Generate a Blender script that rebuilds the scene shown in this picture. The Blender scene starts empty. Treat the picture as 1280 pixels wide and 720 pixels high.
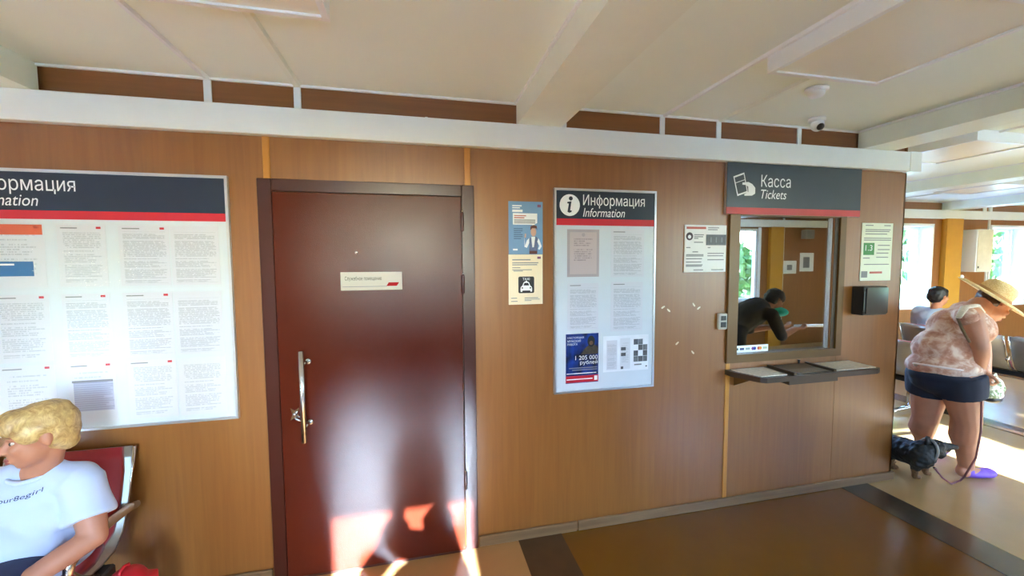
import bpy, bmesh, math, random
from mathutils.geometry import delaunay_2d_cdt
from mathutils import Vector, Matrix, Euler, noise as mnoise
random.seed(7)
S = bpy.context.scene
COL = S.collection
R = math.radians

# ------------------------------------------------------------------ camera
F_PX, YAW, PITCH, ROLL, CD, CH = 513.11, 0.227285, -0.064612, -0.006266, 2.27563, 1.65
def cam_axes():
    cy, sy = math.cos(YAW), math.sin(YAW); cp, sp = math.cos(PITCH), math.sin(PITCH)
    fw = Vector((sy*cp, cy*cp, sp)); rt = Vector((cy, -sy, 0)); up = rt.cross(fw)
    c, s = math.cos(ROLL), math.sin(ROLL)
    return fw, c*rt + s*up, -s*rt + c*up
FW, RT, UP = cam_axes()
CAMP = Vector((0, -CD, CH))
def at(px, py, d):
    """world point seen at photo pixel (px, py), d metres in front of the lens"""
    return CAMP + d*(FW + (px-640)/F_PX*RT - (py-360)/F_PX*UP)
cam = bpy.data.cameras.new('camera'); cam.sensor_width = 36; cam.lens = F_PX*36/1280
cam.clip_start = 0.02; cam.clip_end = 200
camo = bpy.data.objects.new('camera', cam); COL.objects.link(camo)
m = Matrix((RT, UP, -FW)).transposed().to_4x4(); m.translation = CAMP; camo.matrix_world = m
S.camera = camo

# ------------------------------------------------------------------ sky, sun, exposure
W = bpy.data.worlds.new('sky'); S.world = W; W.use_nodes = True
nt = W.node_tree; bg = nt.nodes['Background']
sky = nt.nodes.new('ShaderNodeTexSky'); sky.sky_type = 'NISHITA'; sky.sun_disc = False
sky.sun_elevation = R(24); sky.sun_rotation = math.pi; sky.air_density = 1.0; sky.dust_density = 0.6
wb_ = nt.nodes.new('ShaderNodeMix'); wb_.data_type = 'RGBA'; wb_.blend_type = 'MULTIPLY'; wb_.inputs[0].default_value = 1
nt.links.new(sky.outputs[0], wb_.inputs[6]); wb_.inputs[7].default_value = (.77, 1.05, 1.42, 1)   # daylight white balance
nt.links.new(wb_.outputs[2], bg.inputs[0]); bg.inputs[1].default_value = 3.0
sun = bpy.data.lights.new('sun', 'SUN'); sun.energy = 60; sun.angle = R(0.6); sun.color = (.80, 1.02, 1.28)
suno = bpy.data.objects.new('sun', sun); COL.objects.link(suno); suno.rotation_euler = (R(65.96), 0, 0)
vs = S.view_settings; vs.view_transform = 'Standard'; vs.look = 'None'; vs.gamma = 1; vs.use_curve_mapping = False
vs.exposure = 1.25
try:
    S.cycles.max_bounces = 14; S.cycles.diffuse_bounces = 8; S.cycles.glossy_bounces = 5; S.cycles.transparent_max_bounces = 24
    S.cycles.sample_clamp_indirect = 12; S.cycles.caustics_reflective = False; S.cycles.caustics_refractive = False
    S.cycles.use_denoising = True
except Exception: pass
def portal(c, sx, sz, toward):
    """daylight portal filling a window opening"""
    l = bpy.data.lights.new('window_daylight', 'AREA'); l.shape = 'RECTANGLE'; l.size = sx; l.size_y = sz
    l.cycles.is_portal = True
    o = bpy.data.objects.new('window_daylight', l); COL.objects.link(o); o.location = c
    o.rotation_euler = Vector(toward).to_track_quat('-Z', 'Z').to_euler()

# ------------------------------------------------------------------ material helpers
def lin(c):
    c = [x/255.0 for x in c]
    return tuple((x/12.92 if x <= .04045 else ((x+.055)/1.055)**2.4) for x in c[:3]) + (1,)
class NG:
    def __init__(s, name):
        s.m = bpy.data.materials.new(name); s.m.use_nodes = True; s.t = s.m.node_tree
        s.b = s.t.nodes['Principled BSDF']; s.out = s.t.nodes['Material Output']
    def n(s, typ, **kw):
        nd = s.t.nodes.new(typ)
        for k, v in kw.items(): setattr(nd, k, v)
        return nd
    def l(s, a, b): s.t.links.new(a, b)
    def put(s, sock, v):
        if isinstance(v, bpy.types.NodeSocket): s.l(v, sock)
        else: sock.default_value = v
    def math(s, op, a, b=0.0, c=0.0):
        nd = s.n('ShaderNodeMath', operation=op)
        s.put(nd.inputs[0], a); s.put(nd.inputs[1], b); s.put(nd.inputs[2], c)
        return nd.outputs[0]
    def mix(s, f, a, b):
        nd = s.n('ShaderNodeMix', data_type='RGBA'); s.put(nd.inputs[0], f); s.put(nd.inputs[6], a); s.put(nd.inputs[7], b)
        return nd.outputs[2]
    def coords(s, which='Object', scale=(1, 1, 1)):
        tc = s.n('ShaderNodeTexCoord'); mp = s.n('ShaderNodeMapping'); mp.inputs['Scale'].default_value = scale
        s.l(tc.outputs[which], mp.inputs[0]); return mp.outputs[0]
    def noise(s, vec, scale=5, detail=4, rough=.55, dist=0):
        nd = s.n('ShaderNodeTexNoise'); s.l(vec, nd.inputs['Vector']); nd.inputs['Scale'].default_value = scale
        nd.inputs['Detail'].default_value = detail; nd.inputs['Roughness'].default_value = rough; nd.inputs['Distortion'].default_value = dist
        return nd.outputs[0]
    def ramp(s, f, stops):
        nd = s.n('ShaderNodeValToRGB'); s.l(f, nd.inputs[0]); el = nd.color_ramp.elements
        while len(el) < len(stops): el.new(.5)
        for e, (p, c) in zip(el, stops): e.position = p; e.color = c
        return nd.outputs[0]
    def bump(s, h, strength=.2, dist=.01):
        nd = s.n('ShaderNodeBump'); s.l(h, nd.inputs['Height']); nd.inputs['Strength'].default_value = strength; nd.inputs['Distance'].default_value = dist
        s.l(nd.outputs[0], s.b.inputs['Normal'])
MATS = {}
def mat(name, col, rough=.5, metal=0, var=.08, scale=(8, 8, 8), bump=0, bscale=60, spec=.5, coat=0, sheen=0):
    if name in MATS: return MATS[name]
    g = NG(name); c = lin(col)
    v = g.coords('Object', scale); nz = g.noise(v, 1.0)
    a = tuple(min(1, x*(1+var)) for x in c[:3]) + (1,); b = tuple(x*(1-var) for x in c[:3]) + (1,)
    g.l(g.ramp(nz, [(.3, b), (.7, a)]), g.b.inputs['Base Color'])
    g.b.inputs['Roughness'].default_value = rough; g.b.inputs['Metallic'].default_value = metal
    g.b.inputs['Specular IOR Level'].default_value = spec; g.b.inputs['Coat Weight'].default_value = coat
    g.b.inputs['Coat Roughness'].default_value = .15; g.b.inputs['Sheen Weight'].default_value = sheen
    if bump:
        g.bump(g.noise(g.coords('Object'), bscale, 3), bump, .004)
    MATS[name] = g.m; return g.m
def wood(name, c1, c2, scale=(34, 34, 1.6), rough=.38, coat=.15):
    if name in MATS: return MATS[name]
    g = NG(name)
    v = g.coords('Object', scale); f = g.noise(v, 1.0, 6, .6, .5)
    v2 = g.coords('Object', tuple(x*.12 for x in scale)); f2 = g.noise(v2, 1.0, 3)
    h = g.math('ADD', g.math('MULTIPLY', f, .65), g.math('MULTIPLY', f2, .35))
    g.l(g.ramp(h, [(.36, lin(c2)), (.62, lin(c1))]), g.b.inputs['Base Color'])
    g.b.inputs['Roughness'].default_value = rough; g.b.inputs['Coat Weight'].default_value = coat; g.b.inputs['Coat Roughness'].default_value = .34
    MATS[name] = g.m; return g.m
def glass(name, tint=(1, 1, 1), refl=.06, rough=.02, edge=1.0):
    """thin pane: light passes straight through, a share is mirrored"""
    if name in MATS: return MATS[name]
    g = NG(name); tr = g.n('ShaderNodeBsdfTransparent'); tr.inputs[0].default_value = tint + (1,)
    gl = g.n('ShaderNodeBsdfGlossy'); gl.inputs['Roughness'].default_value = rough
    lw = g.n('ShaderNodeLayerWeight'); lw.inputs[0].default_value = .5
    fres = g.math('ADD', .035, g.math('MULTIPLY', g.math('POWER', lw.outputs['Facing'], 5.0), .9))
    wob = g.noise(g.coords('Object'), 2.0, 2)
    f = g.math('ADD', g.math('MULTIPLY', fres, edge), g.math('MULTIPLY', g.math('ADD', g.math('MULTIPLY', wob, .1), .95), refl)); f = g.math('MINIMUM', f, 1.0)
    mx = g.n('ShaderNodeMixShader'); g.l(f, mx.inputs[0]); g.l(tr.outputs[0], mx.inputs[1]); g.l(gl.outputs[0], mx.inputs[2])
    g.l(mx.outputs[0], g.out.inputs[0]); MATS[name] = g.m; return g.m
def printed(name, paper, ink, n=30, mar=(.1, .92, .06, .9), dens=.44, strength=.75, para=.14, rough=.35):
    """rows of fine print on paper (flat print only), rows follow the sheet's own width and height"""
    if name in MATS: return MATS[name]
    g = NG(name); tc = g.n('ShaderNodeTexCoord'); sp = g.n('ShaderNodeSeparateXYZ'); g.l(tc.outputs['Generated'], sp.inputs[0])
    x, z = sp.outputs[0], sp.outputs[2]
    zn = g.math('MULTIPLY', z, n); row = g.math('FLOOR', zn); fr = g.math('FRACT', zn)
    wn = g.n('ShaderNodeTexWhiteNoise', noise_dimensions='1D'); g.l(row, wn.inputs['W']); rnd = wn.outputs[0]
    line = g.math('GREATER_THAN', fr, .42)
    keep = g.math('GREATER_THAN', rnd, para)
    right = g.math('LESS_THAN', x, g.math('SUBTRACT', mar[1], g.math('MULTIPLY', g.math('POWER', rnd, 4.0), .35)))
    left = g.math('GREATER_THAN', x, mar[0]); bot = g.math('GREATER_THAN', z, mar[2]); top = g.math('LESS_THAN', z, mar[3])
    cb = g.n('ShaderNodeCombineXYZ'); g.l(g.math('MULTIPLY', x, 34.0), cb.inputs[0]); g.l(g.math('MULTIPLY', row, 7.31), cb.inputs[1])
    words = g.math('GREATER_THAN', g.noise(cb.outputs[0], 1.0, 1), dens)
    k = line
    for q in (keep, right, left, bot, top, words): k = g.math('MULTIPLY', k, q)
    g.l(g.mix(g.math('MULTIPLY', k, strength), lin(paper), lin(ink)), g.b.inputs['Base Color'])
    g.b.inputs['Roughness'].default_value = rough
    MATS[name] = g.m; return g.m

# ------------------------------------------------------------------ mesh helpers
class MB:
    def __init__(s): s.bm = bmesh.new()
    def box(s, x0, x1, y0, y1, z0, z1, bevel=0, seg=1):
        b = s.bm; vs = [b.verts.new((x, y, z)) for z in (z0, z1) for y in (y0, y1) for x in (x0, x1)]
        fs = [b.faces.new([vs[i] for i in q]) for q in ((0, 2, 3, 1), (4, 5, 7, 6), (0, 1, 5, 4), (2, 6, 7, 3), (0, 4, 6, 2), (1, 3, 7, 5))]
        if bevel:
            es = {e for f in fs for e in f.edges}
            bmesh.ops.bevel(b, geom=list(es), offset=bevel, segments=seg, affect='EDGES', profile=.5)
        return s
    def prism(s, pts, axis, a, c):
        """closed outline pts (2-D) swept along axis from a to c; axis 'x': pts=(y,z), 'y': (x,z), 'z': (x,y)"""
        def P(q, t):
            return {'x': (t, q[0], q[1]), 'y': (q[0], t, q[1]), 'z': (q[0], q[1], t)}[axis]
        b = s.bm; A = [b.verts.new(P(q, a)) for q in pts]; B = [b.verts.new(P(q, c)) for q in pts]
        n = len(pts); b.faces.new(A[::-1]); b.faces.new(B)
        for i in range(n): b.faces.new((A[i], A[(i+1) % n], B[(i+1) % n], B[i]))
        return s
    def tube(s, path, r, seg=8, flat=1.0, cap=True):
        """tube through path; r a number or a list"""
        b = s.bm; path = [Vector(p) for p in path]; rs = r if isinstance(r, (list, tuple)) else [r]*len(path); rings = []
        prev = None
        for i, p in enumerate(path):
            t = (path[min(i+1, len(path)-1)] - path[max(i-1, 0)]).normalized()
            if prev is None:
                ref = Vector((0, 0, 1)) if abs(t.z) < .9 else Vector((1, 0, 0)); nrm = t.cross(ref).normalized()
            else: nrm = (prev - t*prev.dot(t)).normalized()
            prev = nrm; bi = t.cross(nrm)
            rings.append([b.verts.new(p + rs[i]*(math.cos(2*math.pi*k/seg)*nrm + flat*math.sin(2*math.pi*k/seg)*bi)) for k in range(seg)])
        for A, B in zip(rings, rings[1:]):
            for k in range(seg): b.faces.new((A[k], A[(k+1) % seg], B[(k+1) % seg], B[k]))
        if cap: b.faces.new(rings[0][::-1]); b.faces.new(rings[-1])
        return s
    def lathe(s, prof, c=(0, 0, 0), axis=(0, 0, 1), seg=24, sx=1.0):
        """profile of (radius, height) turned about axis through c"""
        b = s.bm; c = Vector(c); q = Vector((0, 0, 1)).rotation_difference(Vector(axis).normalized()); rings = []
        for (rr, h) in prof:
            rr = max(rr, 1e-5)
            rings.append([b.verts.new(c + q @ Vector((sx*rr*math.cos(2*math.pi*k/seg), rr*math.sin(2*math.pi*k/seg), h))) for k in range(seg)])
        for A, B in zip(rings, rings[1:]):
            for k in range(seg): b.faces.new((A[k], A[(k+1) % seg], B[(k+1) % seg], B[k]))
        b.faces.new(rings[0][::-1]); b.faces.new(rings[-1]); return s
    def ell(s, c, r, rot=None, seg=20, ring=12):
        """ellipsoid, rot a 3x3 matrix whose columns are its axes"""
        b = s.bm; M = Matrix.Translation(Vector(c)) @ ((rot or Matrix.Identity(3)).to_4x4()) @ Matrix.Diagonal((r[0], r[1], r[2], 1))
        bmesh.ops.create_uvsphere(b, u_segments=seg, v_segments=ring, radius=1, matrix=M); return s
    def cap(s, p0, p1, r0, r1, n=6, seg=14):
        """closed tapered limb with round ends"""
        p0, p1 = Vector(p0), Vector(p1); t = (p1-p0).normalized(); path = []; rs = []
        for k in range(n+1):
            a = math.pi/2*(1-k/n); path.append(p0 - t*r0*math.sin(a)); rs.append(max(r0*math.cos(a), 1e-4))
        for k in range(n+1):
            a = math.pi/2*k/n; path.append(p1 + t*r1*math.sin(a)); rs.append(max(r1*math.cos(a), 1e-4))
        s.tube(path, rs, seg); return s
    def chain(s, pts, rs):
        for i in range(len(pts)-1): s.cap(pts[i], pts[i+1], rs[i], rs[i+1])
        return s
    def poly(s, pts3):
        s.bm.faces.new([s.bm.verts.new(p) for p in pts3]); return s
    def mesh(s, name):
        bmesh.ops.recalc_face_normals(s.bm, faces=s.bm.faces[:])
        me = bpy.data.meshes.new(name); s.bm.to_mesh(me); s.bm.free(); return me
def base(o):
    v = Vector((0, 0, 0))
    while o is not None: v += o.location; o = o.parent
    return v
def link(name, me, material, parent=None, smooth=False, world=True):
    if material is not None: me.materials.clear(); me.materials.append(material)
    if smooth:
        for p in me.polygons: p.use_smooth = True
    o = bpy.data.objects.new(name, me); COL.objects.link(o)
    if parent is not None:
        o.parent = parent
        if world:
            off = base(parent)
            if off.length > 0: me.transform(Matrix.Translation(-off))
    return o
def part(name, mb, material, parent=None, smooth=False, world=True, label=None):
    o = link(name, mb.mesh(name), material, parent, smooth, world)
    if label: o['label'] = label
    return o
def tag(o, label=None, cat=None, group=None, kind=None):
    if label: o['label'] = label
    if cat: o['category'] = cat
    if group: o['group'] = group
    if kind: o['kind'] = kind
    return o
def thing(name, label, cat, loc=(0, 0, 0), group=None, kind=None):
    o = bpy.data.objects.new(name, None); COL.objects.link(o); o.location = loc; o.empty_display_size = .1
    return tag(o, label, cat, group, kind)
def share(name, src, loc, parent=None, scale=None):
    o = bpy.data.objects.new(name, src.data); COL.objects.link(o); o.parent = parent; o.location = loc
    if scale: o.scale = scale
    return o
def text_mesh(body, shear=0.0, bold=0.0):
    """flat lettering: outline of the type, filled by a constrained triangulation"""
    c = bpy.data.curves.new('text', 'FONT'); c.body = body; c.size = 1; c.shear = shear; c.resolution_u = 4; c.offset = bold; c.fill_mode = 'NONE'
    o = bpy.data.objects.new('text', c); COL.objects.link(o); bpy.context.view_layer.update()
    me = bpy.data.meshes.new_from_object(o.evaluated_get(bpy.context.evaluated_depsgraph_get()))
    bpy.data.objects.remove(o); bpy.data.curves.remove(c)
    P = [v.co.to_2d() for v in me.vertices]; E = [tuple(e.vertices) for e in me.edges]; bpy.data.meshes.remove(me)
    vo, eo, fo, *_ = delaunay_2d_cdt(P, E, [], 0, 1e-5)
    keep = []
    for f in fo:
        q = (vo[f[0]] + vo[f[1]] + vo[f[2]])/3; n = 0
        for i, j in E:
            a, b = P[i], P[j]
            if (a.y > q.y) != (b.y > q.y) and q.x < (b.x-a.x)*(q.y-a.y)/(b.y-a.y) + a.x: n += 1
        if n % 2: keep.append(f)
    out = bpy.data.meshes.new('text'); out.from_pydata([(v.x, v.y, 0) for v in vo], [], keep); return out
def wall_text(name, body, x0, x1, z0, z1, y, material, parent, shear=0.0, bold=0.0, baseline=False):
    """lettering on a plane facing -y, fitted to the box x0..x1, z0..z1"""
    me = text_mesh(body, shear, bold)
    xs = [v.co.x for v in me.vertices]; ys = [v.co.y for v in me.vertices]
    a, b, c, d = min(xs), max(xs), min(ys), max(ys)
    for v in me.vertices:
        v.co = Vector((x0+(v.co.x-a)/(b-a)*(x1-x0), y, z0+(v.co.y-c)/(d-c)*(z1-z0)))
    return link(name, me, material, parent)
def rect(name, x0, x1, z0, z1, y, material, parent, t=.0006):
    return part(name, MB().box(x0, x1, y-t, y, z0, z1), material, parent)
def ellmat(f, l, u):
    return Matrix((f, l, u)).transposed()
def fused(mb, name, voxel=.008, smooth=4, rough=0.0, rscale=20):
    """join overlapping closed shapes into one continuous skin"""
    me = mb.mesh(name); o = bpy.data.objects.new(name, me); COL.objects.link(o)
    md = o.modifiers.new('r', 'REMESH'); md.mode = 'VOXEL'; md.voxel_size = voxel
    sm = o.modifiers.new('s', 'SMOOTH'); sm.factor = .5; sm.iterations = smooth
    bpy.context.view_layer.update()
    out = bpy.data.meshes.new_from_object(o.evaluated_get(bpy.context.evaluated_depsgraph_get()))
    bpy.data.objects.remove(o); bpy.data.meshes.remove(me)
    if rough:
        out.update(); ns = [v.normal.copy() for v in out.vertices]
        for v, nn in zip(out.vertices, ns): v.co += nn*rough*mnoise.noise(v.co*rscale)
    return out
def cut(me, co, no):
    """cut a mesh by a plane, keep the side the normal points away from, close the cut"""
    bm = bmesh.new(); bm.from_mesh(me)
    r = bmesh.ops.bisect_plane(bm, geom=bm.verts[:]+bm.edges[:]+bm.faces[:], plane_co=co, plane_no=no, clear_outer=True)
    es = [e for e in r['geom_cut'] if isinstance(e, bmesh.types.BMEdge)]
    if es: bmesh.ops.holes_fill(bm, edges=es, sides=0)
    bm.to_mesh(me); bm.free(); return me

# ------------------------------------------------------------------ shared materials
M_WALL = wood('wall_laminate', (145, 92, 39), (131, 80, 32), coat=.5)
M_BAND = wood('upper_band_laminate', (138, 85, 42), (122, 73, 34), scale=(1.6, 34, 34))
M_BATTEN = wood('gold_batten', (196, 134, 56), (178, 116, 44), rough=.3)
M_YELLOW = mat('yellow_pilaster', (192, 138, 46), .4, var=.04)
M_CEIL = mat('ceiling_cream', (234, 243, 234), .45, var=.02, scale=(1, 1, 1))
M_BEAM = mat('beam_cream', (230, 237, 226), .4, var=.02)
M_WHITE = mat('white_plastic', (232, 236, 238), .3, var=.015)
M_PVC = mat('window_plastic', (236, 240, 246), .3, var=.015)
M_FLOOR = mat('golden_linoleum', (114, 72, 14), .2, var=.05, scale=(3, 3, 3), coat=.35)
M_FLOOR_SUN = mat('sand_linoleum', (176, 130, 78), .22, var=.05, scale=(3, 3, 3), coat=.3)  # linoleum colour made paler to carry sun glare and brighten the ceiling
M_FLOOR2 = mat('beige_linoleum', (184, 150, 102), .24, var=.05, scale=(3, 3, 3), coat=.25)  # far module's own beige, with some of the light put into the colour
M_STRIP = mat('dark_floor_strip', (80, 56, 34), .25, var=.1)
M_STRIP2 = mat('steel_floor_strip', (118, 108, 92), .22, metal=.75, var=.1)
M_BASE = wood('baseboard_greige', (134, 104, 70), (108, 80, 52), scale=(1.4, 40, 40), rough=.4)
M_STEEL = mat('brushed_steel', (200, 198, 194), .25, metal=1, var=.04)
M_CHROME = mat('chrome', (225, 225, 225), .1, metal=1, var=.01)
M_BLACK = mat('black_plastic', (22, 22, 24), .35, var=.1)
M_GLASS = glass('window_glass', refl=.02)
M_GRASS = mat('grass', (92, 122, 48), .9, var=.3, scale=(.8, .8, .8))

XL, XR, YB, YF, ZC = -6.5, 12.8, -4.2, 2.5, 2.526
XC = 3.44                                         # outer corner of the ticket booth
def structure(name, mb, m, label, cat):
    return tag(part(name, mb, m), label, cat, kind='structure')

# ground outside
gr = structure('ground', MB().box(-60, 60, -60, 60, -.75, -.56), M_GRASS, 'green grass ground outside the windows', 'ground')
M_PAVE = mat('pale_paving', (228, 228, 226), .8, var=.08)
part('paving', MB().box(-14, 20, -13, YB-.12, -.56, -.5).box(-14, 20, YF+.22, 7, -.56, -.5), M_PAVE, gr)  # pale outdoor slab added to bounce sunlight up to the ceiling

# floor: core slab, linoleum sheets, joint strips
fl = structure('floor', MB().box(XL, XR, YB-.12, YF+.22, -.5, -.004), M_STRIP, 'glossy golden linoleum floor with dark joint strips', 'floor')
XJ = [(-1.87, -1.6), (.553, .82), (2.96, 3.2), (5.45, 5.70), (7.98, 8.26), (10.42, 10.7)]
xs = [XL] + [v for j in XJ for v in j] + [XR]
for i in range(0, len(xs), 2):
    part('linoleum_sheet', MB().box(xs[i], xs[i+1], YB, YF, -.004, 0), M_FLOOR_SUN if xs[i] < .5 else M_FLOOR if xs[i] < 3 else M_FLOOR2, fl)
for i, (a, b) in enumerate(XJ):
    part('joint_strip', MB().box(a, b, YB, YF, -.004, .003), M_STRIP2 if i == 2 else M_STRIP, fl)

# ceiling: slab, panels between battens, beams
ce = structure('ceiling', MB().box(XL, XR, YB-.12, YF+.22, ZC+.012, ZC+.2), M_CEIL, 'cream panelled ceiling with raised battens', 'ceiling')
BEAMS = [(-1.87, -1.6), (.557, .81), (2.98, 3.25), (5.45, 5.70), (7.98, 8.26), (10.42, 10.7)]
edges = [XL] + [v for j in BEAMS for v in j] + [XR]
for i in range(0, len(edges), 2):
    a, b = edges[i], edges[i+1]
    if abs(b-.557) < .01: bt = [-.947, -.558]
    elif abs(a-.81) < .01: bt = [1.475, 1.87]
    else: bt = [a+(b-a)*.31, a+(b-a)*.49]
    cuts = [a] + bt + [b]
    for k in range(len(cuts)-1):
        part('ceiling_panel', MB().box(cuts[k]+.001, cuts[k+1]-.001, YB, YF, ZC, ZC+.012), M_CEIL, ce)
    for k, t in enumerate(bt):
        w = .013 if k == 0 else .02
        part('ceiling_batten', MB().prism([(t-w, ZC), (t-w*.6, ZC-.012), (t+w*.6, ZC-.012), (t+w, ZC)], 'y', YB, YF if t > XC else 0), M_WHITE if k == 0 else M_BEAM, ce)
for i, (a, b) in enumerate(BEAMS):
    o = structure('ceiling_beam', MB().box(a, b, YB, YF if a > XC else -.002, 2.402, ZC), M_BEAM,
        ['cream ceiling beam over the left edge', 'cream ceiling beam ending above the wall between door and information board',
         'cream ceiling beam ending above the ticket window corner', 'first cream ceiling beam in the far waiting room',
         'second cream ceiling beam meeting the yellow pilaster', 'last cream ceiling beam in the far waiting room'][i], 'beam')
    part('beam_flange', MB().box(a-.012, a-.001, YB, YF if a > XC else -.002, ZC-.012, ZC), M_WHITE, o)

# ---- the ticket wall
wf = structure('wall_front', MB().box(XL, 2.03, .012, .09, 0, ZC).box(2.81, XC-.012, .012, .09, 0, ZC).box(2.03, 2.81, .012, .09, 0, 1.0).box(2.03, 2.81, .012, .09, 1.95, ZC),
    M_BAND, 'wood laminate ticket office wall with white duct along its top', 'wall')
for (a, b, c, d) in [(XL, -4.12, 0, 2.402), (-4.12, -1.93, 0, 2.402), (-1.93, -.71, 0, 2.402), (-.71, .28, 0, 2.402), (.28, 1.975, 0, 2.402),
                     (1.975, 2.872, 0, 1.0), (1.975, 2.03, 1.0, 1.95), (2.81, 2.872, 1.0, 1.95), (1.975, 2.872, 1.95, 2.402), (2.872, XC, 0, 2.402)]:
    part('wall_panel', MB().box(a+.0015, b-.0015, 0, .012, c, d), M_WALL, wf)
for t in (-4.12, -1.93, -.71, .28, 1.978):
    part('panel_batten', MB().box(t-.017, t+.017, -.006, 0, .0, 2.275, bevel=.003), M_BATTEN, wf)
sp = [-3.4, -2.7, -.947, -.558, .835, 1.465, 1.862, 2.48]
ed = [-1.58] + [v for v in sp if v > -1.6] + [2.97]
for a, b in zip(ed, ed[1:]):
    part('upper_board', MB().box(a, b, .0, .012, 2.402, ZC), M_BAND, wf)
for t in sp:
    part('upper_strip', MB().box(t-.016, t+.016, -.008, 0, 2.402, ZC-.012), M_WHITE, wf)
part('ceiling_edge_strip', MB().box(XL, 2.98, -.012, 0, ZC-.011, ZC), M_WHITE, wf)
# chips in the laminate
M_CHIP = mat('bare_chip', (226, 206, 176), .7)
for (x, z, a) in [(1.495, 1.358, .5), (1.535, 1.337, 2.4), (1.715, 1.367, 2.2), (1.751, 1.345, .6), (1.60, 1.125, .7), (1.715, 1.06, 2.3)]:
    c, s = math.cos(a), math.sin(a)
    part('laminate_chip', MB().prism([(x+c*u-s*v, z+s*u+c*v) for u, v in ((-.014, -.003), (-.006, -.006), (.012, -.004), (.015, .002), (.002, .006), (-.012, .004))], 'y', -.001, .001), M_CHIP, wf)

# booth side wall and interior partitions
ws = structure('wall_right', MB().box(XC-.07, XC-.012, .09, YF, 0, ZC), M_BAND, 'side wall of the ticket booth facing the far waiting room', 'wall')
part('wall_panel', MB().box(XC-.012, XC, .0, YF, 0, ZC), M_WALL, ws)
structure('wall_partition', MB().box(1.42, 1.48, .09, YF, 0, ZC), M_WALL, 'inner partition behind the ticket window', 'wall')

def pierced(x0, x1, y0, y1, ops):
    """wall body between y0 and y1 with openings (xa, xb, za, zb) sorted in x"""
    mb = MB(); x = x0
    for (a, b, c, d) in ops:
        mb.box(x, a, y0, y1, 0, ZC)
        if c > 0: mb.box(a, b, y0, y1, 0, c)
        mb.box(a, b, y0, y1, d, ZC); x = b
    mb.box(x, x1, y0, y1, 0, ZC); return mb
OPF = [(3.9, 4.66, .9, 2.16), (7.02, 7.80, .9, 2.16), (9.10, 9.93, .9, 2.16), (11.3, 12.1, .9, 2.16)]  # first and last openings are unseen, added to let in more light
OPB = [(-4.7, -3.75, .05, 1.75), (-.51, .33, .88, 2.235), (4.28, 5.12, .88, 2.235), (5.43, 6.27, .88, 2.235), (9.1, 9.94, .88, 2.235), (11.2, 12.04, .88, 2.235)]  # low left opening is added to throw skylight on board and seated woman
wfar = structure('wall_far', pierced(XL, XR, YF, YF+.22, OPF), M_WALL, 'far wood laminate wall with two bright windows', 'wall')
wb = structure('wall_back', pierced(XL, XR, YB-.12, YB, OPB), M_WALL, 'window wall behind the camera', 'wall')
structure('wall_left', MB().box(XL-.1, XL, YB-.12, YF+.22, 0, ZC), M_WALL, 'end wall beyond the left edge', 'wall')
structure('wall_end', MB().box(XR, XR+.1, YB-.12, YF+.22, 0, ZC), M_WALL, 'end wall of the far waiting room', 'wall')
# far wall dressing
part('pilaster', MB().box(8.0, 8.34, YF-.07, YF, 0, 2.27), M_YELLOW, wfar)
for t in (8.9, 9.03):
    part('upper_strip', MB().box(t-.04, t+.04, YF-.01, YF, 2.402, ZC), M_WHITE, wfar)
part('conduit', MB().box(9.0, 9.03, YF-.02, YF, .1, ZC), M_WHITE, wfar)
for (a, b) in ((5.70, 7.98), (8.26, 10.42)):
    part('ceiling_edge_strip', MB().box(a, b, YF-.012, YF, ZC-.011, ZC), M_WHITE, wfar)
# back wall dressing (seen mirrored in the ticket window)
part('pilaster', MB().box(6.5, 6.79, YB, YB+.07, 0, 2.27), M_YELLOW, wb)
part('conduit', MB().box(6.82, 6.85, YB, YB+.02, .1, ZC), M_WHITE, wb)

# white ducts (trim)
def duct(name, mb, label):
    return structure(name, mb, M_WHITE, label, 'trim')
t1 = duct('trim_1', MB().box(XL, .063, -.045, 0, 2.268, 2.401, .003).box(.066, 3.40, -.045, 0, 2.268, 2.401, .003), 'long white cable duct along the top of the ticket office wall')
part('end_cap', MB().box(3.395, 3.505, -.049, .05, 2.265, 2.404, .004), M_WHITE, t1)
part('joint_cover', MB().box(.058, .071, -.047, -.001, 2.267, 2.402), M_WHITE, t1)
duct('trim_2', MB().box(XC+.001, XC+.045, .05, YF-.05, 2.268, 2.401, .003), 'white cable duct along the booth side wall')
duct('trim_3', MB().box(XC+.05, XR, YF-.045, YF, 2.268, 2.401, .003), 'white cable duct along the far window wall')
duct('trim_4', MB().box(XL, XR, YB, YB+.045, 2.268, 2.401, .003), 'white cable duct along the wall behind the camera')

# baseboards
def basebd(name, segs, label):
    o = structure(name, MB().box(*segs[0], bevel=.004), M_BASE, label, 'baseboard')
    for s in segs[1:]: part('baseboard_length', MB().box(*s, bevel=.004), M_BASE, o)
    return o
basebd('baseboard_front', [(.32, .925, -.016, -.001, 0, .062), (.93, XC+.016, -.016, -.001, 0, .062)], 'greige baseboard from the door to the booth corner')
basebd('baseboard_left', [(XL, -.762, -.016, -.001, 0, .062)], 'greige baseboard left of the red door')
basebd('baseboard_right', [(XC+.001, XC+.016, .0, YF, 0, .062)], 'greige baseboard along the booth side')
basebd('baseboard_far', [(XC+.05, XR, YF-.016, YF-.001, 0, .062)], 'greige baseboard under the far windows')

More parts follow.
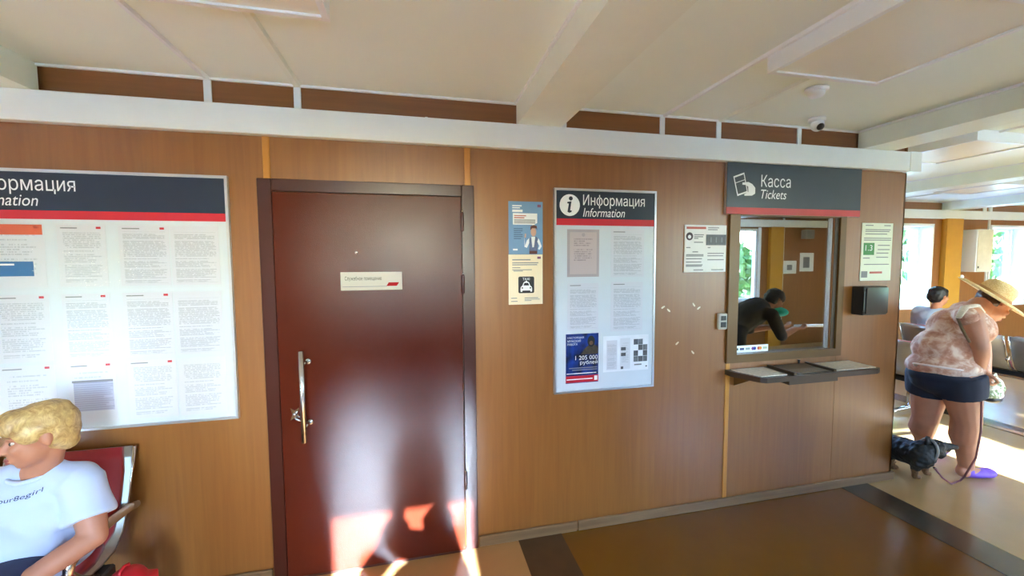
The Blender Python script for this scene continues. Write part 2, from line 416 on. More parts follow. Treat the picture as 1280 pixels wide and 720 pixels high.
# windows
NW = [0]
def window(x0, x1, z0, z1, yin, yout, label, glaze_out=True, sill=True):
    """white plastic window; yin = room face of the wall, yout = outer face"""
    NW[0] += 1; sgn = 1 if yout > yin else -1
    ya, yb = (yout-sgn*.065, yout-sgn*.005) if glaze_out else (yin+sgn*.01, yin+sgn*.07)
    ya, yb = min(ya, yb), max(ya, yb); w = .05
    o = thing('window_%d' % NW[0], label, 'window', ((x0+x1)/2, (ya+yb)/2, z0), kind='structure')
    part('window_frame', MB().box(x0, x0+w, ya, yb, z0, z1).box(x1-w, x1, ya, yb, z0, z1).box(x0+w, x1-w, ya, yb, z0, z0+w).box(x0+w, x1-w, ya, yb, z1-w, z1), M_PVC, o)
    part('pane', MB().box(x0+w, x1-w, (ya+yb)/2-.003, (ya+yb)/2+.003, z0+w, z1-w), M_GLASS, o)
    if glaze_out:
        r = min(yin, ya) if sgn > 0 else max(yin, yb)
        q0, q1 = (yin-.012, ya) if sgn > 0 else (yb, yin+.012)
        part('reveal', MB().box(x0-.03, x0+.008, q0, q1, z0-.03, z1+.03).box(x1-.008, x1+.03, q0, q1, z0-.03, z1+.03).box(x0+.008, x1-.008, q0, q1, z1-.008, z1+.03).box(x0+.008, x1-.008, q0, q1, z0-.03, z0+.008), M_PVC, o)
        part('casement', MB().box(x1-.16, x1-.10, ya-sgn*.015, ya+.03, z0+w, z1-w), M_PVC, o)
    else:
        part('casing', MB().box(x0-.06, x0, yin, yin+.012, z0-.06, z1+.02).box(x1, x1+.06, yin, yin+.012, z0-.06, z1+.02).box(x0, x1, yin, yin+.04, z0-.06, z0), M_PVC, o)
    portal(((x0+x1)/2, (yin+yout)/2, (z0+z1)/2), x1-x0, z1-z0, (0, -sgn, 0))
    return o
for i, (a, b, c, d) in enumerate(OPF):
    window(a, b, c, d, YF, YF+.22, ['white plastic window hidden behind the ticket booth', 'white plastic window left of the yellow pilaster',
        'white plastic window at the right edge beyond the straw hat', 'white plastic window at the far end of the room'][i])
for i, (a, b, c, d) in enumerate(OPB):
    window(a, b, c, d, YB, YB-.12, ['glazed entrance door behind the camera on the left', 'window behind the camera that throws sun on the red door',
        'window behind the camera that throws sun on the far floor', 'window behind the camera mirrored in the ticket glass',
        'window behind the camera in the far room', 'last window behind the camera'][i], glaze_out=False)

# ------------------------------------------------------------------ the red steel door
M_DOOR = mat('maroon_powder_paint', (80, 29, 16), .17, var=.05, bump=.22, bscale=300, spec=.2, coat=.02)
M_DFRAME = mat('maroon_frame_paint', (64, 24, 16), .28, var=.05, bump=.1, bscale=420, coat=.2)
M_NAVY = mat('navy_print', (30, 42, 62), .35, var=.03)
M_RED = mat('red_print', (196, 28, 46), .4, var=.03)
M_PAPER = mat('white_paper', (236, 236, 236), .55, var=.02)
M_INK = mat('black_ink', (36, 34, 36), .5)
M_WPRINT = mat('white_print', (238, 240, 242), .45, var=.01)
M_GREY = mat('grey_print', (128, 130, 136), .5)
d = thing('door_1', 'dark red steel service door with long steel pull handle', 'door', (-.22, 0, 0), kind='structure')
part('door_frame', MB().box(-.753, -.688, -.022, -.001, 0, 2.064, .003).box(.243, .312, -.022, -.001, 0, 2.064, .003).box(-.688, .243, -.022, -.001, 2.003, 2.064, .003), M_DFRAME, d)
part('threshold', MB().box(-.69, .245, -.03, -.001, 0, .012), M_DFRAME, d)
leaf = part('door_leaf', MB().box(-.684, .239, -.034, -.002, .014, 1.999, .004, 2), M_DOOR, d)
hb = part('pull_handle', MB().tube([(-.565, -.095, .753), (-.565, -.095, 1.215)], .0135, 16), M_STEEL, d, True, label='brushed steel bar handle')
for z in (.835, 1.15):
    part('standoff', MB().tube([(-.548, -.034, z), (-.558, -.095, z)], .008, 10).lathe([(.014, 0), (.016, .003), (.012, .008)], (-.548, -.034, z), (0, -1, 0), 14), M_STEEL, hb, True)
lk = part('lock_plate', MB().prism([(-.638, .915), (-.618, .902), (-.598, .915), (-.606, .885), (-.592, .858), (-.616, .866), (-.640, .852), (-.630, .882)], 'y', -.040, -.034), M_CHROME, d, label='chrome lock escutcheon')
part('lock_cylinder', MB().lathe([(.010, 0), (.010, .02), (.007, .026)], (-.616, -.034, .884), (0, -1, 0), 14), M_STEEL, lk, True)
part('latch_lever', MB().tube([(-.616, -.05, .868), (-.602, -.055, .856), (-.575, -.055, .848)], .006, 8), M_STEEL, lk, True)
for z in (1.866, 1.527, .42):
    part('hinge', MB().lathe([(.008, -.05), (.010, -.045), (.010, .045), (.008, .05)], (.244, -.036, z), (0, 0, 1), 12), M_DFRAME, d, True)
    part('hinge_pin', MB().lathe([(.005, 0), (.0055, .006), (.002, .012)], (.244, -.036, z+.05), (0, 0, 1), 10), M_STEEL, d, True)
part('peephole', MB().lathe([(.008, 0), (.008, .004), (.004, .006)], (-.30, -.034, 1.70), (0, -1, 0), 14), M_STEEL, d, True)
# sign on the door
s = thing('door_sign', 'small white service room sign with a red slash on the red door', 'sign', (-.229, -.034, 1.505))
part('sign_plate', MB().box(-.381, -.077, -.039, -.0345, 1.506, 1.600, .002), mat('sign_ivory', (196, 190, 178), .6, var=.02, spec=.15), s)
wall_text('lettering', 'Служебное помещение', -.360, -.180, 1.552, 1.578, -.0396, mat('matte_ink', (24, 24, 26), .8, spec=.1), s, 0, .012)
rect('rule_line', -.372, -.155, 1.5235, 1.5265, -.039, M_GREY, s)
part('red_slash', MB().prism([(-.157, 1.526), (-.145, 1.545), (-.092, 1.545), (-.104, 1.526)], 'y', -.0398, -.039), mat('matte_red', (160, 24, 30), .7, spec=.1), s)

# ------------------------------------------------------------------ information boards
M_ALU = mat('satin_aluminium', (206, 206, 208), .35, metal=.85, var=.03)
M_BOARD = mat('board_white', (204, 212, 220), .3, var=.02, coat=.2)
M_POCKET = glass('clear_pocket', refl=0.0, rough=.17, edge=.35)
def board(x0, x1, z0, z1, zh, label, text_x, size, loc_name='information_board'):
    b = thing(loc_name, label, 'notice board', ((x0+x1)/2, -.02, z0), 'information boards')
    part('backboard', MB().box(x0, x1, -.018, -.002, z0, z1), M_BOARD, b)
    part('frame', MB().box(x0-.006, x0+.006, -.024, -.002, z0-.006, z1+.006).box(x1-.006, x1+.006, -.024, -.002, z0-.006, z1+.006).box(x0+.006, x1-.006, -.024, -.002, z0-.006, z0+.006).box(x0+.006, x1-.006, -.024, -.002, z1-.006, z1+.006), M_ALU, b)
    h = part('header', MB().box(x0+.008, x1-.008, -.0215, -.018, zh, z1-.008), M_NAVY, b)
    part('red_band', MB().box(x0+.008, x1-.008, -.0216, -.018, zh-.038, zh), M_RED, b)
    return b, h
M_PR1 = printed('fine_print_a', (206, 208, 216), (110, 122, 134), 34, (.12, .9, .06, .88), strength=.36)
M_PR2 = printed('fine_print_b', (204, 206, 216), (104, 114, 128), 44, (.08, .94, .04, .9), .42, .40)
M_PR3 = printed('fine_print_c', (206, 210, 218), (116, 126, 138), 26, (.14, .86, .2, .86), .46, .36, .25)
M_PRP = printed('pink_certificate', (190, 176, 178), (104, 96, 104), 20, (.15, .85, .3, .86), .46, .5, .35)
M_CERT = mat('certificate_border', (170, 160, 166), .5)
ORD = ['first', 'second', 'third', 'fourth']; ROWN = ['top', 'middle', 'bottom']
def sheet(x0, x1, z0, z1, y, m, label, group, mark=None, cat='document', title=True):
    o = thing('printed_sheet', label, cat, ((x0+x1)/2, y, z0), group)
    part('paper', MB().box(x0, x1, y-.0008, y, z0, z1), m, o)
    if mark:
        rect('red_mark', mark, mark+.018, z1-.017, z1-.007, y-.0008, M_RED, o, .0004)
    if title:
        rect('heading', x0+.015, x0+(x1-x0)*.42, z1-.016, z1-.011, y-.0008, M_GREY, o, .0003)
    return o

# left board
bl, hd = board(-2.06, -.885, .885, 2.062, 1.888, 'large white information board with navy header above the seated woman', None, None)
wall_text('lettering', 'Информация', -1.895, -1.481, 1.957, 2.037, -.0217, M_WPRINT, hd)
wall_text('lettering', 'Information', -1.895, -1.62, 1.907, 1.958, -.0217, M_WPRINT, hd, .25)
part('info_disc', MB().lathe([(.062, 0), (.062, .0006)], (-1.98, -.0215, 1.972), (0, -1, 0), 32), M_WPRINT, hd)
wall_text('info_letter', 'i', -1.993, -1.967, 1.935, 2.01, -.0223, M_NAVY, hd, .25, .02)
cols = [(-1.815, -1.612), (-1.565, -1.382), (-1.333, -1.134), (-1.128, -.928)]
rows = [(1.548, 1.826), (1.212, 1.515), (.915, 1.196)]
mats = [[M_PR3, M_PR1, M_PR2, M_PR2], [M_PR1, M_PR2, M_PR2, M_PR2], [M_PR3, M_PR3, M_PR1, M_PR1]]
for r, (z0, z1) in enumerate(rows):
    for c, (x0, x1) in enumerate(cols):
        o = sheet(x0, x1, z0, z1, -.0182, mats[r][c], 'white printed sheet in the %s column, %s row of the large left board' % (ORD[c], ROWN[r]),
                  'sheets on the large left board', None if c == 3 else x1-.035, title=(c != 3))
        if r == 0 and c == 0:
            o['label'] = 'sheet with an orange title bar and blue box on the large left board'
            rect('orange_bar', x0+.004, x1-.004, z1-.045, z1+.0, -.019, mat('orange_print', (206, 92, 60), .45), o, .0004)
            rect('blue_box', x0+.03, x1-.045, z0+.05, z0+.115, -.019, mat('blue_print', (38, 104, 160), .45), o, .0004)
            rect('blue_box_title', x0+.038, x0+.09, z0+.098, z0+.106, -.0194, M_WPRINT, o, .0003)
        if r == 2 and c == 1:
            o['label'] = 'sheet with a grey lavender table in the bottom row of the large board'
            rect('table_block', x0+.02, x1-.01, z0+.055, z0+.19, -.019, printed('table_print', (176, 180, 204), (140, 144, 172), 14, (0, 1, 0, 1), .2, .6, 0), o, .0004)
            rect('table_head', x0+.015, x1-.01, z0+.19, z0+.2, -.0191, M_GREY, o, .0004)
        part('clear_pocket', MB().box(x0-.008, x1+.008, -.0225, -.0215, z0-.012, z1+.006), M_POCKET, o)
o = sheet(-1.985, -1.845, 1.02, 1.185, -.0182, mat('dark_leaflet_print', (34, 34, 44), .4, var=.5, scale=(30, 30, 30)), 'dark photo leaflet at the very left edge of the large board', 'sheets on the large left board', title=False)

# small board
bs, hd = board(.778, 1.418, .873, 2.062, 1.895, 'tall narrow information board with an i symbol between taxi poster and ticket window', None, None)
wall_text('lettering', 'Информация', .948, 1.345, 1.957, 2.035, -.0217, M_WPRINT, hd)
wall_text('lettering', 'Information', .948, 1.215, 1.907, 1.958, -.0217, M_WPRINT, hd, .25)
part('info_disc', MB().lathe([(.062, 0), (.062, .0006)], (.866, -.0215, 1.972), (0, -1, 0), 36), M_WPRINT, hd)
part('info_letter', MB().prism([(.852, 1.99), (.876, 1.994), (.868, 1.942), (.878, 1.941), (.876, 1.932), (.862, 1.928), (.852, 1.934), (.860, 1.98), (.850, 1.982)], 'y', -.0227, -.0221), M_NAVY, hd)
part('info_dot', MB().lathe([(.012, 0), (.012, .0006)], (.872, -.0221, 2.01), (0, -1, 0), 16), M_NAVY, hd)
gb = 'sheets on the narrow board'
o = sheet(.852, 1.052, 1.557, 1.834, -.0182, M_CERT, 'pinkish framed certificate at the upper left of the narrow board', gb, title=False)
rect('certificate_face', .868, 1.036, 1.573, 1.818, -.019, M_PRP, o, .0004)
part('crest', MB().lathe([(.011, 0), (.009, .0005)], (.953, -.0194, 1.803), (0, -1, 0), 12), M_CERT, o)
o = sheet(1.128, 1.346, 1.552, 1.835, -.0182, M_PR2, 'printed sheet at the upper right of the narrow board', gb)
o = sheet(.855, 1.05, 1.241, 1.52, -.0182, M_PR2, 'printed sheet below the certificate on the narrow board', gb)
o = sheet(1.131, 1.342, 1.224, 1.522, -.0182, M_PR2, 'printed sheet in the middle right of the narrow board', gb)
# job advert
M_ADV = NG('advert_night_blue'); M_A = M_ADV
v = M_A.coords('Generated'); nz = M_A.noise(v, 3.0, 2)
M_A.l(M_A.ramp(nz, [(.35, lin((12, 16, 34))), (.62, lin((24, 60, 140)))]), M_A.b.inputs['Base Color']); M_A.b.inputs['Roughness'].default_value = .3
o = sheet(.845, 1.052, .924, 1.22, -.0184, M_A.m, 'dark blue job advert with large white sum and red foot on the narrow board', gb, cat='poster', title=False)
rect('red_foot', .845, 1.052, .928, .968, -.0192, M_RED, o, .0004)
for k, t in enumerate(('НАСТОЯЩАЯ', 'МУЖСКАЯ', 'РАБОТА')):
    wall_text('lettering', t, .855, .958-.02*k, 1.19-.019*k, 1.203-.019*k, -.0194, M_WPRINT, o, 0, .02)
wall_text('lettering', '1 205 000', .905, 1.047, 1.063, 1.088, -.0196, M_WPRINT, o, 0, .03)
wall_text('lettering', 'рублей', .935, 1.047, 1.03, 1.058, -.0196, M_WPRINT, o, 0, .03)
for k, (a, b) in enumerate(((.865, 1.045), (.885, 1.045))):
    rect('small_print', a, b, 1.012-.012*k, 1.017-.012*k, -.0192, M_GREY, o, .0004)
rect('phone_line', .850, 1.047, .976, .984, -.0192, printed('phone_digits', (16, 18, 34), (240, 240, 240), 1, (0, 1, 0, 1), .34, 1, 0), o, .0004)
rect('foot_line', .850, 1.015, .944, .950, -.0197, M_WPRINT, o, .0003)
rect('foot_logo', 1.026, 1.046, .936, .962, -.0197, M_WPRINT, o, .0003)
M_OLIVE = mat('olive_print', (66, 56, 40), .5, var=.4, scale=(60, 60, 60)); M_DK = mat('dark_figure_print', (22, 20, 20), .5, var=.3, scale=(50, 50, 50))
part('figure_body', MB().prism([(.94, 1.095), (1.05, 1.095), (1.05, 1.135), (1.028, 1.15), (1.005, 1.152), (.985, 1.147), (.96, 1.125)], 'y', -.0194, -.0190), M_OLIVE, o)
part('figure_head', MB().prism([(1.005+.024*math.cos(a*math.pi/8), 1.172+.034*math.sin(a*math.pi/8)) for a in range(16)], 'y', -.0196, -.0190), M_DK, o)
part('figure_face', MB().prism([(1.005+.012*math.cos(a*math.pi/6), 1.162+.013*math.sin(a*math.pi/6)) for a in range(12)], 'y', -.0199, -.0190), mat('shadow_skin_print', (104, 72, 50), .5), o)
# leaflet in the lower right
o = sheet(1.083, 1.386, .977, 1.196, -.0184, mat('leaflet_white', (224, 228, 236), .4), 'unfolded black and white leaflet at the lower right of the narrow board', gb, title=False)
rect('text_column', 1.105, 1.175, .99, 1.17, -.0192, M_PR2, o, .0004)
rect('text_column', 1.195, 1.262, .99, 1.18, -.0192, M_PR3, o, .0004)
M_DG = mat('dark_tile_print', (74, 76, 82), .5, var=.35, scale=(40, 40, 40))
for (a, b, c, e) in [(1.20, 1.232, 1.105, 1.125), (1.20, 1.232, 1.07, 1.09), (1.20, 1.216, .99, 1.006), (1.367, 1.377, .995, 1.003)]:
    rect('dark_box', a, b, c, e, -.0195, M_DG, o, .0004)
for i in range(3):
    for j in range(4):
        if (i, j) in ((2, 3), (0, 2), (1, 1)): continue
        x = 1.285+.0315*i; z = 1.03+.0355*j
        rect('photo_tile', x, x+.030, z, z+.034, -.0192, M_DG if (i+j) % 2 else mat('mid_tile_print', (96, 98, 104), .5, var=.3, scale=(40, 40, 40)), o, .0004)
rect('caption', 1.29, 1.34, 1.008, 1.016, -.0192, M_GREY, o, .0004)

# ------------------------------------------------------------------ posters right of the door
M_SKYP = mat('poster_blue', (112, 150, 192), .4, var=.05)
p = thing('service_poster', 'blue poster of a man in a waistcoat, above the taxi notice', 'poster', (.609, -.002, 1.69), 'posters right of the door')
part('paper', MB().box(.508, .709, -.0025, -.001, 1.69, 1.988), M_SKYP, p)
rect('title_line', .53, .585, 1.960, 1.967, -.0025, M_WPRINT, p); rect('title_line', .53, .575, 1.949, 1.955, -.0025, M_WPRINT, p)
rect('title_line', .53, .59, 1.928, 1.942, -.0025, M_WPRINT, p); rect('logo', .677, .698, 1.957, 1.972, -.0025, mat('mauve_print', (132, 80, 110), .5), p)
sb = part('speech_box', MB().prism([(.533, 1.858), (.645, 1.858), (.662, 1.846), (.66, 1.86), (.676, 1.868), (.676, 1.922), (.533, 1.922)], 'y', -.0033, -.0025), M_WPRINT, p)
rect('speech_line', .54, .61, 1.905, 1.911, -.0033, mat('pale_red_print', (196, 120, 112), .5), sb); rect('speech_line', .54, .60, 1.893, 1.900, -.0033, mat('pale_red_print', (0, 0, 0)), sb)
for k in range(3): rect('speech_line', .54, .665, 1.882-.0085*k, 1.887-.0085*k, -.0033, M_GREY, sb)
for k in range(6): rect('body_line', .538, .59-.01*(k % 3 == 2), 1.832-.011*k, 1.837-.011*k, -.0025, mat('slate_print', (62, 92, 130), .5), p)
rect('foot_patch', .533, .560, 1.712, 1.722, -.0025, M_WPRINT, p)
fg = part('printed_man', MB().prism([(.628, 1.692), (.676, 1.692), (.682, 1.78), (.668, 1.792), (.655, 1.786), (.640, 1.79), (.628, 1.778)], 'y', -.0032, -.0025), mat('waistcoat_print', (92, 104, 138), .5, var=.2, scale=(60, 60, 60)), p)
part('printed_shirt', MB().prism([(.646, 1.73), (.656, 1.73), (.664, 1.79), (.640, 1.79)], 'y', -.0036, -.0032), M_WPRINT, fg)
part('printed_sleeve', MB().prism([(.682, 1.782), (.690, 1.77), (.702, 1.735), (.690, 1.716), (.680, 1.72), (.688, 1.738), (.676, 1.762)], 'y', -.0034, -.0025), M_WPRINT, fg)
part('printed_sleeve', MB().prism([(.628, 1.782), (.615, 1.77), (.604, 1.74), (.600, 1.785), (.608, 1.79), (.603, 1.73), (.616, 1.728), (.628, 1.75)][:4] + [(.600, 1.732), (.615, 1.727), (.628, 1.755)], 'y', -.0034, -.0025), M_WPRINT, fg)
part('printed_hand', MB().prism([(.600, 1.785), (.609, 1.785), (.611, 1.806), (.603, 1.808)], 'y', -.0034, -.0025), mat('skin_print', (206, 160, 140), .5), fg)
part('printed_face', MB().prism([(.6535+.0165*math.cos(a*math.pi/8), 1.817+.025*math.sin(a*math.pi/8)) for a in range(16)], 'y', -.0036, -.0025), mat('skin_print', (0, 0, 0)), fg)
part('printed_hair', MB().prism([(.634, 1.826), (.637, 1.85), (.655, 1.857), (.672, 1.852), (.676, 1.828), (.670, 1.838), (.645, 1.838)], 'y', -.0040, -.0025), mat('hair_print', (86, 38, 30), .5), fg)
rect('printed_belt', .63, .675, 1.692, 1.71, -.0034, mat('hair_print', (0, 0, 0)), fg)
p = thing('taxi_notice', 'cream notice with a black taxi symbol, below the blue poster', 'poster', (.607, -.002, 1.403), 'posters right of the door')
part('paper', MB().box(.506, .708, -.0025, -.001, 1.403, 1.689), mat('cream_paper', (240, 222, 190), .5, var=.02), p)
rect('logo', .676, .697, 1.664, 1.677, -.0025, mat('mauve_print', (0, 0, 0)), p)
for (a, b, z, h) in [(.528, .636, 1.656, .006), (.528, .682, 1.639, .005), (.528, .675, 1.628, .005), (.528, .575, 1.612, .004), (.528, .643, 1.6, .004), (.535, .59, 1.593, .004),
                     (.52, .555, 1.438, .004), (.52, .558, 1.42, .004), (.6, .68, 1.438, .004), (.6, .69, 1.430, .003), (.6, .64, 1.423, .003)]:
    rect('text_line', a, b, z, z+h, -.0025, M_GREY, p)
def rr(x0, x1, z0, z1, r, n=4):
    pts = []
    for (cx, cz, a0) in ((x1-r, z0+r, -90), (x1-r, z1-r, 0), (x0+r, z1-r, 90), (x0+r, z0+r, 180)):
        for k in range(n+1):
            a = R(a0+90*k/n); pts.append((cx+r*math.cos(a), cz+r*math.sin(a)))
    return pts
tx = part('taxi_symbol', MB().prism(rr(.563, .657, 1.468, 1.563, .009), 'y', -.0032, -.0025), M_INK, p)
wall_text('lettering', 'TAXI', .588, .63, 1.542, 1.556, -.0034, M_WPRINT, tx, 0, .03)
part('car_body', MB().prism([(.576, 1.476), (.586, 1.476), (.587, 1.483), (.633, 1.483), (.634, 1.476), (.644, 1.476), (.645, 1.492), (.642, 1.504), (.634, 1.511), (.626, 1.529), (.620, 1.534), (.615, 1.534), (.614, 1.539), (.606, 1.539), (.605, 1.534), (.600, 1.534), (.594, 1.529), (.586, 1.511), (.578, 1.504), (.575, 1.492)], 'y', -.0037, -.0032), M_WPRINT, tx)
part('windscreen', MB().prism([(.593, 1.512), (.627, 1.512), (.621, 1.527), (.599, 1.527)], 'y', -.0041, -.0037), M_INK, tx)
for x in (.586, .634): part('headlamp', MB().lathe([(.0045, 0), (.0045, .0004)], (x, -.0037, 1.498), (0, -1, 0), 12), M_INK, tx)

# notices beside the ticket window
p = thing('wall_notice', 'two-column white notice left of the ticket window', 'poster', (1.786, -.002, 1.575))
part('paper', MB().box(1.634, 1.936, -.0085, -.001, 1.575, 1.872), mat('white_paper', (0, 0, 0)), p)
rect('red_title', 1.645, 1.785, 1.846, 1.860, -.0085, mat('pale_title_red', (190, 92, 84), .5), p)
part('round_badge', MB().lathe([(.025, 0), (.025, .0006)], (1.667, -.0085, 1.80), (0, -1, 0), 24), mat('dark_plum_print', (52, 30, 44), .5), p)
part('badge_mark', MB().lathe([(.012, 0), (.010, .0006)], (1.667, -.0091, 1.797), (0, -1, 0), 12), M_WPRINT, p)
rect('dark_picture', 1.787, 1.934, 1.745, 1.812, -.0085, mat('dark_picture_print', (58, 56, 62), .4, var=.3, scale=(50, 50, 50)), p)
for x in (1.82, 1.858, 1.9): rect('picture_light', x, x+.006, 1.762, 1.795, -.0091, M_GREY, p, .0003)
for (a, b, z) in [(1.70, 1.77, 1.807), (1.70, 1.765, 1.795), (1.70, 1.73, 1.785), (1.70, 1.765, 1.76), (1.80, 1.88, 1.852), (1.80, 1.87, 1.84), (1.645, 1.675, 1.727), (1.80, 1.82, 1.727), (1.69, 1.73, 1.70),
                  (1.645, 1.77, 1.682), (1.645, 1.77, 1.674), (1.645, 1.76, 1.657), (1.645, 1.755, 1.636), (1.645, 1.765, 1.618), (1.645, 1.76, 1.610), (1.80, 1.92, 1.69), (1.80, 1.915, 1.675), (1.80, 1.92, 1.65), (1.70, 1.77, 1.586), (1.83, 1.92, 1.586)]:
    rect('text_line', a, b, z, z+.006, -.0085, M_GREY, p)
p = thing('wall_notice', 'pale notice with a green box right of the ticket window', 'poster', (3.19, -.002, 1.497))
part('paper', MB().box(3.05, 3.332, -.0045, -.001, 1.497, 1.905), mat('pale_green_paper', (230, 236, 220), .45, var=.02), p)
rect('green_box', 3.07, 3.168, 1.68, 1.765, -.0045, mat('green_print', (66, 140, 76), .5), p)
wall_text('lettering', '1.3', 3.087, 3.15, 1.71, 1.75, -.0053, M_WPRINT, p, 0, .03)
rect('grey_mark', 3.06, 3.115, 1.52, 1.565, -.0045, M_GREY, p); rect('red_line', 3.135, 3.25, 1.548, 1.562, -.0045, mat('pale_title_red', (0, 0, 0)), p)
for (a, b, z) in [(3.08, 3.15, 1.885), (3.25, 3.31, 1.885), (3.08, 3.31, 1.855), (3.08, 3.30, 1.843), (3.08, 3.28, 1.825), (3.07, 3.32, 1.795), (3.07, 3.32, 1.782), (3.2, 3.31, 1.745), (3.2, 3.31, 1.715), (3.19, 3.30, 1.69), (3.19, 3.30, 1.66), (3.07, 3.13, 1.655), (3.08, 3.31, 1.61)]:
    rect('text_line', a, b, z, z+.006, -.0045, M_GREY, p)
# dispenser box
b = thing('wall_dispenser', 'small black wall box with a glossy grey face right of the ticket window', 'dispenser', (3.09, -.002, 1.262))
part('body', MB().box(2.985, 3.20, -.085, -.001, 1.262, 1.462, .008, 2), M_BLACK, b)
part('face', MB().prism(rr(3.0, 3.192, 1.272, 1.452, .012), 'y', -.094, -.0855), mat('glossy_grey_face', (96, 98, 100), .12, metal=.6, var=.1), b)
part('side_grip', MB().box(2.984, 2.996, -.09, -.02, 1.29, 1.43, .003), M_BLACK, b)
# bell sensor
b = thing('call_button', 'tiny grey call button box left of the ticket window', 'button', (1.917, -.002, 1.2))
part('body', MB().box(1.885, 1.948, -.026, -.001, 1.203, 1.308, .006, 2), mat('button_grey', (176, 174, 164), .4), b)
part('button', MB().box(1.897, 1.936, -.030, -.026, 1.262, 1.292, .002), M_BLACK, b); part('speaker_slot', MB().box(1.897, 1.936, -.029, -.026, 1.218, 1.252, .002), M_BLACK, b)

# ------------------------------------------------------------------ ticket window
M_TFR = mat('bronze_window_frame', (100, 70, 30), .4, metal=.2, var=.06)
M_TGL = glass('mirror_film_glass', (.52, .56, .52), .50, .012)
t = thing('window_11', 'brown framed ticket window with reflective glass', 'window', (2.43, 0, .96), kind='structure')
part('window_frame', MB().box(1.957, 2.032, -.018, .06, .975, 1.95).box(2.845, 2.895, -.018, .06, .975, 1.95).box(2.032, 2.845, -.018, .06, .975, 1.028).box(2.032, 2.845, -.018, .06, 1.935, 1.95), M_TFR, t)
part('jamb', MB().box(2.815, 2.845, -.004, .06, 1.028, 1.935), mat('dark_bronze', (66, 50, 30), .4), t)
part('sash_bead', MB().box(2.800, 2.815, .012, .05, 1.028, 1.935), M_ALU, t)
part('pane', MB().box(2.032, 2.80, .024, .03, 1.028, 1.935), M_TGL, t)
# payment sticker
p = thing('payment_sticker', 'narrow white card payment sticker at the foot of the ticket glass', 'sticker', (2.17, .022, 1.03))
part('strip', MB().box(2.034, 2.318, .0225, .0238, 1.032, 1.078), M_WPRINT, p)
for k, (c1, c2) in enumerate([((70, 90, 90), None), ((60, 70, 120), None), ((150, 160, 160), None), ((120, 50, 130), (30, 60, 150)), ((200, 60, 50), (220, 130, 40)), ((170, 180, 150), None)]):
    x = 2.045+.046*k; mm = mat('card_mark_%d' % k, c1, .5)
    if c2:
        part('card_mark', MB().lathe([(.0115, 0), (.0115, .0005)], (x+.012, .0225, 1.055), (0, -1, 0), 16), mm, p)
        part('card_mark', MB().lathe([(.0115, 0), (.0115, .0007)], (x+.026, .0225, 1.055), (0, -1, 0), 16), mat('card_mark_%db' % k, c2, .5), p)
    else: rect('card_mark', x, x+.034, 1.048, 1.063, .0225, mm, p)
# ticket sign
p = thing('ticket_sign', 'dark blue ticket office sign with red foot above the ticket window', 'sign', (2.46, -.02, 1.945))
part('sign_box', MB().box(1.917, 3.0, -.02, -.001, 1.943, 2.266), M_ALU, p)
f = part('face', MB().box(1.919, 2.998, -.024, -.02, 1.986, 2.266), mat('slate_sign_face', (52, 64, 74), .3, var=.03), p)
part('red_band', MB().box(1.919, 2.998, -.024, -.02, 1.943, 1.986), mat('dull_red_print', (186, 50, 58), .4), p)
wall_text('lettering', 'Касса', 2.174, 2.405, 2.120, 2.197, -.0245, M_WPRINT, f)
wall_text('lettering', 'Tickets', 2.174, 2.375, 2.045, 2.103, -.0245, M_WPRINT, f, .25)
tk = [(1.958, 2.182), (2.040, 2.208), (2.056, 2.138), (2.050, 2.075), (2.0, 2.058)]
def ring_frame(pts, w):
    cx = sum(q[0] for q in pts)/len(pts); cz = sum(q[1] for q in pts)/len(pts)
    return [(cx+(q[0]-cx)*(1-w), cz+(q[1]-cz)*(1-w)) for q in pts]
tq = [(1.962, 2.178), (2.042, 2.206), (2.074, 2.082), (1.996, 2.056)]
tb = part('ticket_symbol', MB().prism(tq, 'y', -.0248, -.024), M_WPRINT, f)
part('ticket_inner', MB().prism(ring_frame(tq, .16), 'y', -.0253, -.0248), mat('slate_sign_face', (0, 0, 0)), tb)
part('tear_line', MB().prism([(1.979, 2.140), (2.045, 2.162), (2.046, 2.158), (1.980, 2.136)], 'y', -.0257, -.0253), M_WPRINT, tb)
part('hand_symbol', MB().prism([(2.03, 2.142), (2.075, 2.147), (2.105, 2.135), (2.128, 2.112), (2.128, 2.075), (2.105, 2.062), (2.05, 2.06), (2.046, 2.068), (2.078, 2.085), (2.075, 2.118), (2.058, 2.128), (2.03, 2.128)], 'y', -.0259, -.024), M_WPRINT, tb)
# shelf
p = thing('ticket_counter', 'narrow dark counter shelf below the ticket window', 'shelf', (2.46, -.1, .9))
part('shelf_board', MB().prism([(1.957, 0), (1.957, -.055), (2.03, -.215), (2.06, -.235), (2.93, -.235), (2.975, -.215), (2.985, -.002), (1.957, -.002)][1:], 'z', .900, .932), mat('dark_wenge', (52, 36, 26), .35, var=.2), p)
M_STONE = mat('speckled_counter', (226, 216, 196), .4, var=.18, scale=(70, 70, 70))
part('counter_inlay', MB().prism([(1.99, -.02), (2.24, -.02), (2.24, -.205), (2.05, -.205), (1.99, -.07)], 'z', .932, .936), M_STONE, p, label='pale speckled inlay')
part('counter_inlay', MB().prism([(2.63, -.02), (2.965, -.02), (2.955, -.205), (2.63, -.205)], 'z', .932, .936), M_STONE, p, label='pale speckled inlay')
ty = part('money_tray', MB().box(2.27, 2.60, -.225, -.02, .932, .9355).box(2.27, 2.29, -.225, -.02, .9355, .95).box(2.58, 2.60, -.225, -.02, .9355, .95), mat('tray_brown', (64, 50, 36), .3), p)
part('tray_scoop', MB().prism([(-.2, .936), (-.05, .936), (-.04, .948), (-.12, .939), (-.2, .941)], 'x', 2.31, 2.56), mat('tray_inner', (92, 76, 56), .3), ty)
part('tray_box', MB().box(2.24, 2.62, -.22, -.02, .872, .900), mat('dark_wenge', (0, 0, 0)), p)
